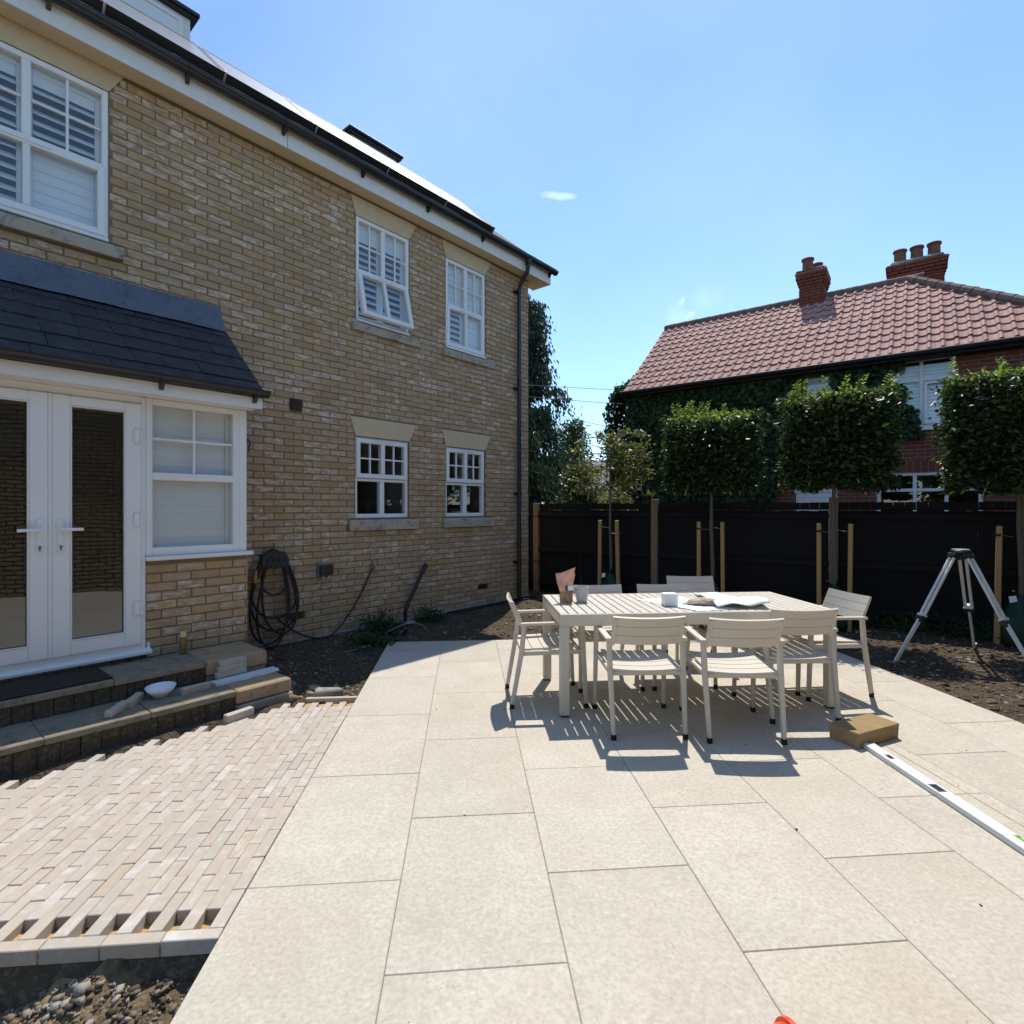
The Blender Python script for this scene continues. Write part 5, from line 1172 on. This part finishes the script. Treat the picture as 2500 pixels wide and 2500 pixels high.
def sheet(name, label, corners, lift, nx=28, ny=20, seed=1, curl=None):
    A_, B_, C2, D2 = [Vector((*c, 0)) for c in corners]; V = []
    for j in range(ny+1):
        for i in range(nx+1):
            u, v = i/nx, j/ny; p = (A_*(1-u)+B_*u)*(1-v)+(D2*(1-u)+C2*u)*v
            z = pz+.003+max(0, fbm1(p.x*5, p.y*5, 3, seed))*lift + (curl(u, v) if curl else 0); P = PT(p.x, p.y, z); V.append(tuple(P))
    F = [(j*(nx+1)+i, j*(nx+1)+i+1, (j+1)*(nx+1)+i+1, (j+1)*(nx+1)+i) for j in range(ny) for i in range(nx)]
    m = MB(); m.add(V, F); o = obj(name, m, M_PAPER, smooth=True); tag(o, label, 'paper')
    sf = o.modifiers.new('thickness', 'SOLIDIFY'); sf.thickness = .0008; return o
sheet('plan_drawing', 'flat white plan sheet under the small box', [(1.42, 4.47), (1.72, 3.93), (2.06, 3.99), (1.86, 4.60)], .008, seed=3)
sheet('plan_drawing', 'large folded white drawing with a curled near edge on the table', [(1.90, 4.0), (2.30, 3.97), (2.42, 4.34), (2.02, 4.72)], .03, seed=8, curl=lambda u, v: .050*math.exp(-((v-.16)/.14)**2)*(.5+.5*u)+.020*math.sin(u*5+v*3)**2+.012)
cr = MB(); V = []; nn = 22
for j in range(13):
    f = j/12; cx = 1.72+.32*f; cy = 4.22-.10*f; rr = (.014+.02*math.sin(f*math.pi))*(1 if f > .1 else .4)
    for k in range(nn):
        a = 2*math.pi*k/nn; q = rr*(1+.35*fbm1(f*9, a*2.2, 3, 5)+random.uniform(-.08, .08)); V.append(tuple(PT(cx, cy+math.cos(a)*q*1.5, pz+.006+max(0, rr*.8+math.sin(a)*q*.8))))
cr.add(V, [(j*nn+k, j*nn+(k+1) % nn, (j+1)*nn+(k+1) % nn, (j+1)*nn+k) for j in range(12) for k in range(nn)]); tag(obj('paper_bag', cr, M_CRUMP), 'crumpled brown paper bag lying on the white drawings', 'paper bag')
# ------------------------------------------------------------------ tools on the paving
bk = thing('timber_block', 'thick tan sawn block lying on the paving near the level', 'block', PT(2.615, 3.395, 0), PA+R(20)); m = MB(); m.cbox(-.207, .207, -.097, .097, 0, .098, .0035, 0, 0, None, .003); obj('block', m, M_BLOCK, bk)
m = MB(); m.tube([(.03, -.099, 0.0), (.028, -.099, .099), (-.02, .0985, .1005), (-.02, .0985, .0)], .0012, 5); obj('string', m, M_YELLOW, bk)
a_, b_ = PT(2.535, 3.26), PT(2.405, 1.45); dl = (b_-a_); lv = thing('spirit_level', 'long white aluminium spirit level leading from the block out of the picture', 'spirit level', a_, math.atan2(dl.y, dl.x)); LL = dl.length
m = MB()
for (x0, x1, y0, y1) in ((0, .17, -.036, .036), (.17, .225, -.036, -.012), (.17, .225, .016, .036), (.225, .52, -.036, .036), (.52, .60, -.036, -.022), (.52, .60, .022, .036), (.60, .98, -.036, .036), (.98, 1.10, -.036, .012), (1.10, LL, -.036, .036)): m.cbox(x0, x1, y0, y1, .001, .030, .002)
obj('beam', m, M_ALUM, lv)
m = MB(); m.lathe([(.020, 0), (.020, .024), (.012, .026), (.012, .012)], 20, (.197, .002, .002)); obj('end_vial', m, M_BLACKP, lv)
m = MB(); m.box(.52, .60, -.022, .022, .002, .020); obj('vial_window', m, M_BLACKP, lv)
m = MB(); m.cbox(.982, 1.098, .010, .0355, .002, .026, .003); m.box(.98, .99, .012, .036, .002, .028); m.box(1.09, 1.10, .012, .036, .002, .028); obj('centre_vial', m, M_GREEN, lv)
m = MB(); m.box(-.006, .0, -.034, .034, .002, .029); obj('end_cap', m, M_BLACKP, lv)
p0, p1 = PT(2.66, 3.29, .003), PT(2.62, 1.4, .003); m = MB(); m.tube([p0, p0.lerp(p1, .5), p1], .0014, 5); tag(obj('string_line', m, M_YELLOW), 'thin builders string stretched along the paving beside the level', 'string')
og = thing('plastic_tub', 'bright orange plastic tub end at the bottom edge of the picture', 'tub', (.615, 1.425, 0), R(14)); MX = Matrix.Translation((0, 0, .065)) @ Matrix.Rotation(R(90), 4, 'Y')
m = MB(); m.lathe([(.052, -.16), (.056, -.1), (.060, .12), (.0605, .135)], 28, M=MX); obj('body', m, M_ORANGE, og, smooth=False)
m = MB(); m.lathe([(.0605, .135), (.070, .137), (.071, .148), (.069, .152), (.058, .152), (.056, .1)], 28, M=MX); obj('rim', m, M_ORANGE, og)
# tripod
AP = Vector((4.43, 5.40, 0)); tp = thing('survey_tripod', 'silver surveyor tripod with black clamps standing on the soil bed', 'tripod', AP)
m = MB(); m.lathe([(.075, 1.065), (.082, 1.075), (.082, 1.095), (.076, 1.10)], 28); m.lathe([(.03, 1.0), (.03, 1.066)], 16); hd_ = obj('head', m, M_BLACKP, tp); m = MB(); m.lathe([(.072, 1.1005), (.072, 1.108)], 28); obj('head_plate', m, M_ALU, hd_)
for (fx, fy) in ((3.785, 5.40), (4.90, 5.80), (4.61, 4.80)):
    ft = Vector((fx-AP.x, fy-AP.y, 0)); ft.z = soil(fx, fy); dr = Vector((ft.x, ft.y, 0)).normalized(); sd = Vector((-dr.y, dr.x, 0)); top = dr*.075+Vector((0, 0, 1.045)); ax = (ft-top); mid = top+ax*.56
    m = MB()
    for q in (-1, 1): m.rod(top+sd*q*.026, mid+sd*q*.026, .020, .026, None, None, sd)
    m.rod(mid-sd*.036-ax.normalized()*.03, mid+sd*.036-ax.normalized()*.03, .05, .026, None, None, ax); lg = obj('leg', m, M_ALUM, tp)
    m = MB(); m.rod(mid-ax*.05, ft+Vector((0, 0, .05)), .040, .022, .034, .02, sd); obj('lower_leg', m, M_ALUM, lg)
    m = MB(); m.rod(mid-sd*.042, mid+sd*.042, .05, .042, None, None, ax); m.rod(mid+dr*.02, mid+dr*.05-Vector((0, 0, .08)), .018, .012); m.rod(mid-sd*.04+ax*.02, mid+sd*.04+ax*.02, .03, .036, None, None, ax); obj('clamp', m, M_BLACKP, lg)
    m = MB(); m.rod(top-sd*.045, top+sd*.045, .05, .05, None, None, ax); obj('hinge', m, M_BLACKP, lg)
    m = MB(); m.rod(ft+Vector((0, 0, .06)), ft-Vector((0, 0, .03)), .03, .03, .008, .008); m.rod(ft+Vector((0, 0, .04)), ft+dr*.07+Vector((0, 0, .055)), .03, .008); obj('foot_spike', m, M_ALU, lg)
# ------------------------------------------------------------------ things on the steps
def HT(name, label, cat, s, off, z, rz=0., group=None): return thing(name, label, cat, HP(s, off, z), HROT+R(rz), group)
m = MB(); m.lathe([(.042, 0), (.045, .008), (.058, .02), (.085, .05), (.098, .078), (.095, .078), (.080, .052), (.052, .024), (.0, .018)], 36); tag(obj('bowl', m, M_WHITE, None, HP(-5.905, 1.345, ZL+.001), (R(2), 0, 0), smooth=True), 'white china bowl on the lower step', 'bowl')
cn = HT('spray_can', 'brown and gold spray can with yellow cap on the top step', 'can', -5.594, .85, ZU); m = MB(); m.lathe([(.024, 0), (.026, .004), (.026, .13), (.022, .142)], 24); obj('can_body', m, M_GOLD, cn, smooth=False); m = MB(); m.lathe([(.0225, .142), (.0225, .175), (.018, .186)], 24); obj('cap', m, M_YELLOW, cn)
dm = HT('doormat', 'dark brown coir doormat on the top step before the doors', 'doormat', -6.56, .985, ZU, 1); m = MB(); m.cbox(-.395, .395, -.215, .215, .001, .018, .005, 0, 0, None, .003); obj('mat', m, M_MAT, dm); m = MB(); m.bar_frame(-.40, .40, -.22, .22, .014, 0, .012, .002); obj('edging', m, M_RUBBER, dm, (0, 0, .012), (R(-90), 0, 0))
def stone(name, label, s, off, z, rz, dims, group='loose pale pavers', tilt=(0, 0)):
    m = MB(); m.cbox(-dims[0]/2, dims[0]/2, -dims[1]/2, dims[1]/2, 0, dims[2], .004, 0, 0, None, .0025); o = obj(name, m, M_PAVER, None, HP(s, off, z), (tilt[0], tilt[1], HROT+R(rz))); return tag(o, label, 'paver', group)
stone('loose_paver', 'loose pale paver lying on the lower step, nearer of the touching pair', -6.20, 1.475, ZL, 47, (.2, .05, .05))
stone('loose_paver', 'loose pale paver lying on the lower step, farther of the touching pair', -6.075, 1.365, ZL, 52, (.2, .05, .05))
stone('loose_paver', 'loose pale paver on the lower step right of the bowl', -5.70, 1.42, ZL, 8, (.2, .052, .05))
stone('loose_paver', 'loose white paver lying on the jagged edge of the path', -5.545, 1.79, .002, 9, (.2, .055, .052))
m = MB(); V = []
for k in range(15):
    x = -.255+.51*k/14; d0 = .055+.008*math.sin(k*1.3)+random.uniform(-.006, .006); V += [(x, -d0, 0), (x, .055, 0), (x, .055, .018), (x, -d0+.008, .018)]
m.add(V, [(4*k+j, 4*k+(j+1) % 4, 4*k+4+(j+1) % 4, 4*k+4+j) for k in range(14) for j in range(4)] + [(3, 2, 1, 0), (56, 57, 58, 59)])
tag(obj('stone_offcut', m, M_PAPER and m_stone('white_stone', (.62,.62,.60), (.70,.70,.68), None, 4, .2), None, HP(-5.30, 1.345, ZL+.001), (0, 0, HROT+R(3))), 'thin white stone offcut with a rough edge on the lower step end', 'stone offcut')
for k in range(3): stone('loose_paver', ['bottom loose paver of the stack of three on the white stone offcut', 'middle loose paver of the stack of three on the step', 'top loose paver of the stack of three on the step'][k], -5.385+.006*k, 1.262, ZL+.0195+k*.0445, 4+1.5*k, (.235-.012*k, .052, .044))
# ------------------------------------------------------------------ fittings and loose things along the wall
hr = HT('hose_hanger', 'black plastic hose hanger on the brick wall beside the bay', 'hose hanger', -4.475, 0, .95); m = MB()
pr = [(-.145, -.07), (.145, -.07), (.145, .02), (.11, .085), (.05, .105), (-.05, .105), (-.11, .085), (-.145, .02)]; k = len(pr)
m.add([(x, -.16, z) for x, z in pr]+[(x, -.15, z) for x, z in pr], [tuple(range(k)), tuple(range(2*k-1, k-1, -1))]+[(i, k+i, k+(i+1) % k, (i+1) % k) for i in range(k)]); obj('front_plate', m, M_BLACKP, hr)
m = MB()
for i in range(4): m.box(-.095+i*.06, -.075+i*.06, -.163, -.1595, -.01, .03); 
for i in range(5): m.box(-.12+i*.058, -.098+i*.058, -.163, -.1595, -.062, -.045)
obj('slots', m, M_RUBBER, hr)
m = MB(); m.tube([(-.12*math.cos(R(180*j/10)), -.08, .07*math.sin(R(180*j/10))) for j in range(11)], .012, 8); m.box(-.1, .1, -.15, 0, -.02, .06); obj('saddle', m, M_BLACKP, hr)
ho = HT('garden_hose', 'dark garden hose looped over the hanger beside the bay', 'hose', -4.475, 0, .95); m = MB()
def loop(w, d, ph, y, top=.09):
    pts = []
    for j in range(41):
        a = 2*math.pi*j/40; x = math.sin(a)*w*(.62+.38*(.5-.5*math.cos(a)))+ph*(.5-.5*math.cos(a)); z = top - d*(.5-.5*math.cos(a)); pts.append((x, y+.02*math.sin(a*2), z))
    return pts
for (w, d, ph, y, tp_) in ((.25, .98, -.05, -.10, .10), (.22, .90, .10, -.12, .11), (.29, .74, .04, -.085, .12), (.19, 1.0, -.04, -.14, .09), (.31, .86, .06, -.07, .10), (.16, .46, .0, -.13, .10)): m.tube(loop(w, d, ph, y, tp_), .0125, 7)
obj('hose_coil', m, M_HOSE, ho, smooth=True)
m = MB(); tail = [(.02, -.12, -.60), (.12, -.10, -.70), (.35, -.08, -.86), (.55, -.10, -.925), (.72, -.10, -.90), (.95, -.06, -.72), (1.15, -.03, -.48), (1.28, -.03, -.24), (1.305, -.055, -.18)]
sm = []
for i in range(len(tail)-1):
    p0_, p1_, p2_, p3_ = [Vector(tail[max(0, min(len(tail)-1, i+d))]) for d in (-1, 0, 1, 2)]
    for j in range(6):
        t = j/6; sm.append(.5*((2*p1_)+(p2_-p0_)*t+(2*p0_-5*p1_+4*p2_-p3_)*t*t+(3*p1_-p0_-3*p2_+p3_)*t**3))
sm.append(Vector(tail[-1])); m.tube(sm, .010, 7); obj('hose_tail', m, M_HOSE, ho, smooth=True)
m = MB(); m.tube([(-.20, -.13, -.08), (-.205, -.135, -.22)], .017, 10); g_ = obj('nozzle', m, M_METER, ho); m = MB(); m.tube([(-.205, -.135, -.13), (-.207, -.136, -.21)], .021, 10); obj('nozzle_grip', m, M_AMBER, ho)
tpn = HT('garden_tap', 'brass garden tap with copper connector low on the brick wall', 'tap', -3.17, 0, .80); m = MB(); m.tube([(0, 0, 0), (0, -.06, 0), (0, -.075, -.02), (0, -.075, -.05)], .012, 8); m.rod((0, -.04, .0), (0, -.04, .05), .01, .01); m.rod((-.03, -.04, .05), (.03, -.05, .06), .012, .008); obj('tap_body', m, M_METER, tpn); m = MB(); m.tube([(0, -.075, -.05), (0, -.072, -.11)], .015, 10); obj('connector', m, M_COPPER, tpn)
sk = HT('outdoor_socket', 'grey weatherproof outdoor socket on the brick wall', 'socket', -3.835, 0, .785); m = MB(); m.cbox(-.085, .085, -.05, 0, -.065, .085, .012); obj('back_box', m, M_METER, sk); m = MB(); m.cbox(-.078, .09, -.095, -.048, -.05, .072, .012); obj('cover', m, M_BLACKP, sk)
m = MB(); m.tube([(-.03, -.06, -.065), (-.03, -.06, -.095)], .014, 10); m.tube([(.04, -.06, -.065), (.04, -.06, -.095)], .014, 10); obj('cable_gland', m, M_PLASTER, sk)
wp = HT('waste_pipe', 'cut black waste pipe leaning from the gully against the wall', 'pipe', -2.72, .12, 0); m = MB(); m.tube([(0, 0, .02), (0, 0, .16), (.03, .01, .22), (.40, .06, .73)], .026, 12); obj('pipe', m, M_BLACKP, wp); m = MB(); m.tube([(.375, .056, .69), (.405, .061, .735)], .033, 12); obj('pipe_collar', m, M_BLACKP, wp); m = MB(); m.tube([(.02, .01, .20), (.05, .012, .25)], .033, 12); obj('pipe_collar', m, M_BLACKP, wp)
m = MB(); m.cbox(-.10, .10, -.09, .09, .0, .03, .006); obj('gully', m, M_CONC, wp)
for k, (s_, o_, lab) in enumerate(((-3.33, .40, 'black cut drainpipe end sticking out of the soil, left one'), (-3.20, .56, 'black cut drainpipe end sticking out of the soil near the slab corner'))):
    p = soilp(HP(s_, o_)); d = thing('drain_pipe_end', lab, 'pipe', p, k*1.1, 'cut pipe ends in the soil'); m = MB(); m.tube([(0, 0, -.05), (.05, 0, .03), (.13, 0, .06)], .04, 14); obj('pipe', m, M_BLACKP, d); m = MB(); m.tube([(.11, 0, .055), (.14, 0, .066)], .05, 14); obj('collar', m, M_BLACKP, d)
p = soilp(HP(-3.05, .55)); m = MB(); m.tube([(0.28*math.cos(R(a)), 0.05*math.sin(R(a*2)), .02+.12*math.sin(R(a))) for a in range(0, 181, 12)], .004, 5); tag(obj('loose_cable', m, M_CANE, None, p, (0, 0, .6)), 'thin pale loose cable arching over the soil by the slab corner', 'cable')
p = soilp(HP(-3.86, .72)); m = MB(); m.tube([(-.13, .02, .008), (-.06, -.01, .015), (.0, .02, .02), (.05, .02, .025)], .006, 6); m.tube([(.05, .02, .025), (.16, .05, .03)], .015, 10); tag(obj('hand_tool', m, M_METER, None, p, (0, 0, .5)), 'thin dark hand tool lying on the soil below the wall', 'tool')
p = soilp(PT(-1.13, 4.60)); m = MB(); m.cbox(-.11, .11, -.05, .05, -.02, .06, .012, 0, 0, None, .014); tag(obj('broken_block', m, M_CONC, None, p, (.05, .1, .4)), 'pale broken concrete lump at the far end of the path', 'rubble')
p = soilp(HP(-4.93, 1.32)); m = MB(); m.cbox(-.08, .08, -.05, .05, -.02, .03, .012, 0, 0, None, .012); tag(obj('flat_stone', m, M_STEP, None, p, (.1, .1, 1.2)), 'flat grey stone on the soil beside the step end', 'stone')
m = MB(); m.cbox(-.16, .16, -.1, .1, 0, .17, .04); m.cbox(.07, .13, -.104, -.098, .04, .12, .004, 0, 1); tag(obj('bread_bin', m, [M_CREAMAPP, M_BLACKP], None, HP(-1.33, -.30, 1.30), (0, 0, HROT)), 'cream kitchen appliance on the board inside the right lower window', 'appliance')
m = MB(); m.cbox(-.07, .07, -.07, .07, 0, .2, .02); tag(obj('storage_tin', m, M_GREENBAG, None, HP(-1.80, -.25, 1.30), (0, 0, HROT)), 'dark green tin inside the right lower window', 'tin')
m = MB(); m.lathe([(.05, 0), (.09, .06), (.10, .09), (.095, .09), (.04, .01)], 20); tag(obj('dish', m, M_WHITE, None, HP(-3.0, -.25, 1.30)), 'pale dish inside the left lower window', 'dish')
m = MB(); m.lathe([(.04, 0), (.055, .09), (.05, .09), (.03, .01)], 16); tag(obj('flower_pot', m, M_DARKRED, None, HP(-3.28, -.22, 1.30)), 'small red pot inside the left lower window', 'pot')
# ------------------------------------------------------------------ the garage the door glass mirrors, behind the camera
gr = thing('garage', 'yellow brick garage behind the camera mirrored in the door glass', 'building', (7.2, -1.4, 0), R(63))
m = MB(); m.box(-5.5, 4.5, 0, 4.5, -.1, 2.7); m.add([(-5.5, 0, 2.7), (4.5, 0, 2.7), (-.5, 0, 5.4), (-5.5, 4.5, 2.7), (4.5, 4.5, 2.7), (-.5, 4.5, 5.4)], [(0,1,2), (3,5,4)]); obj('wall', m, M_FARBRICK, gr)
m = MB(); m.add([(-5.9, -.3, 2.5), (-.5, -.3, 5.45), (-.5, 4.8, 5.45), (-5.9, 4.8, 2.5), (4.9, -.3, 2.5), (4.9, 4.8, 2.5)], [(0,1,2,3), (1,4,5,2)]); obj('roof', m, M_SLATE, gr)
m = MB(); m.cbox(-1.6, .6, -.03, .0, 0, 2.1, .01); obj('door', m, M_BLACKP, gr)
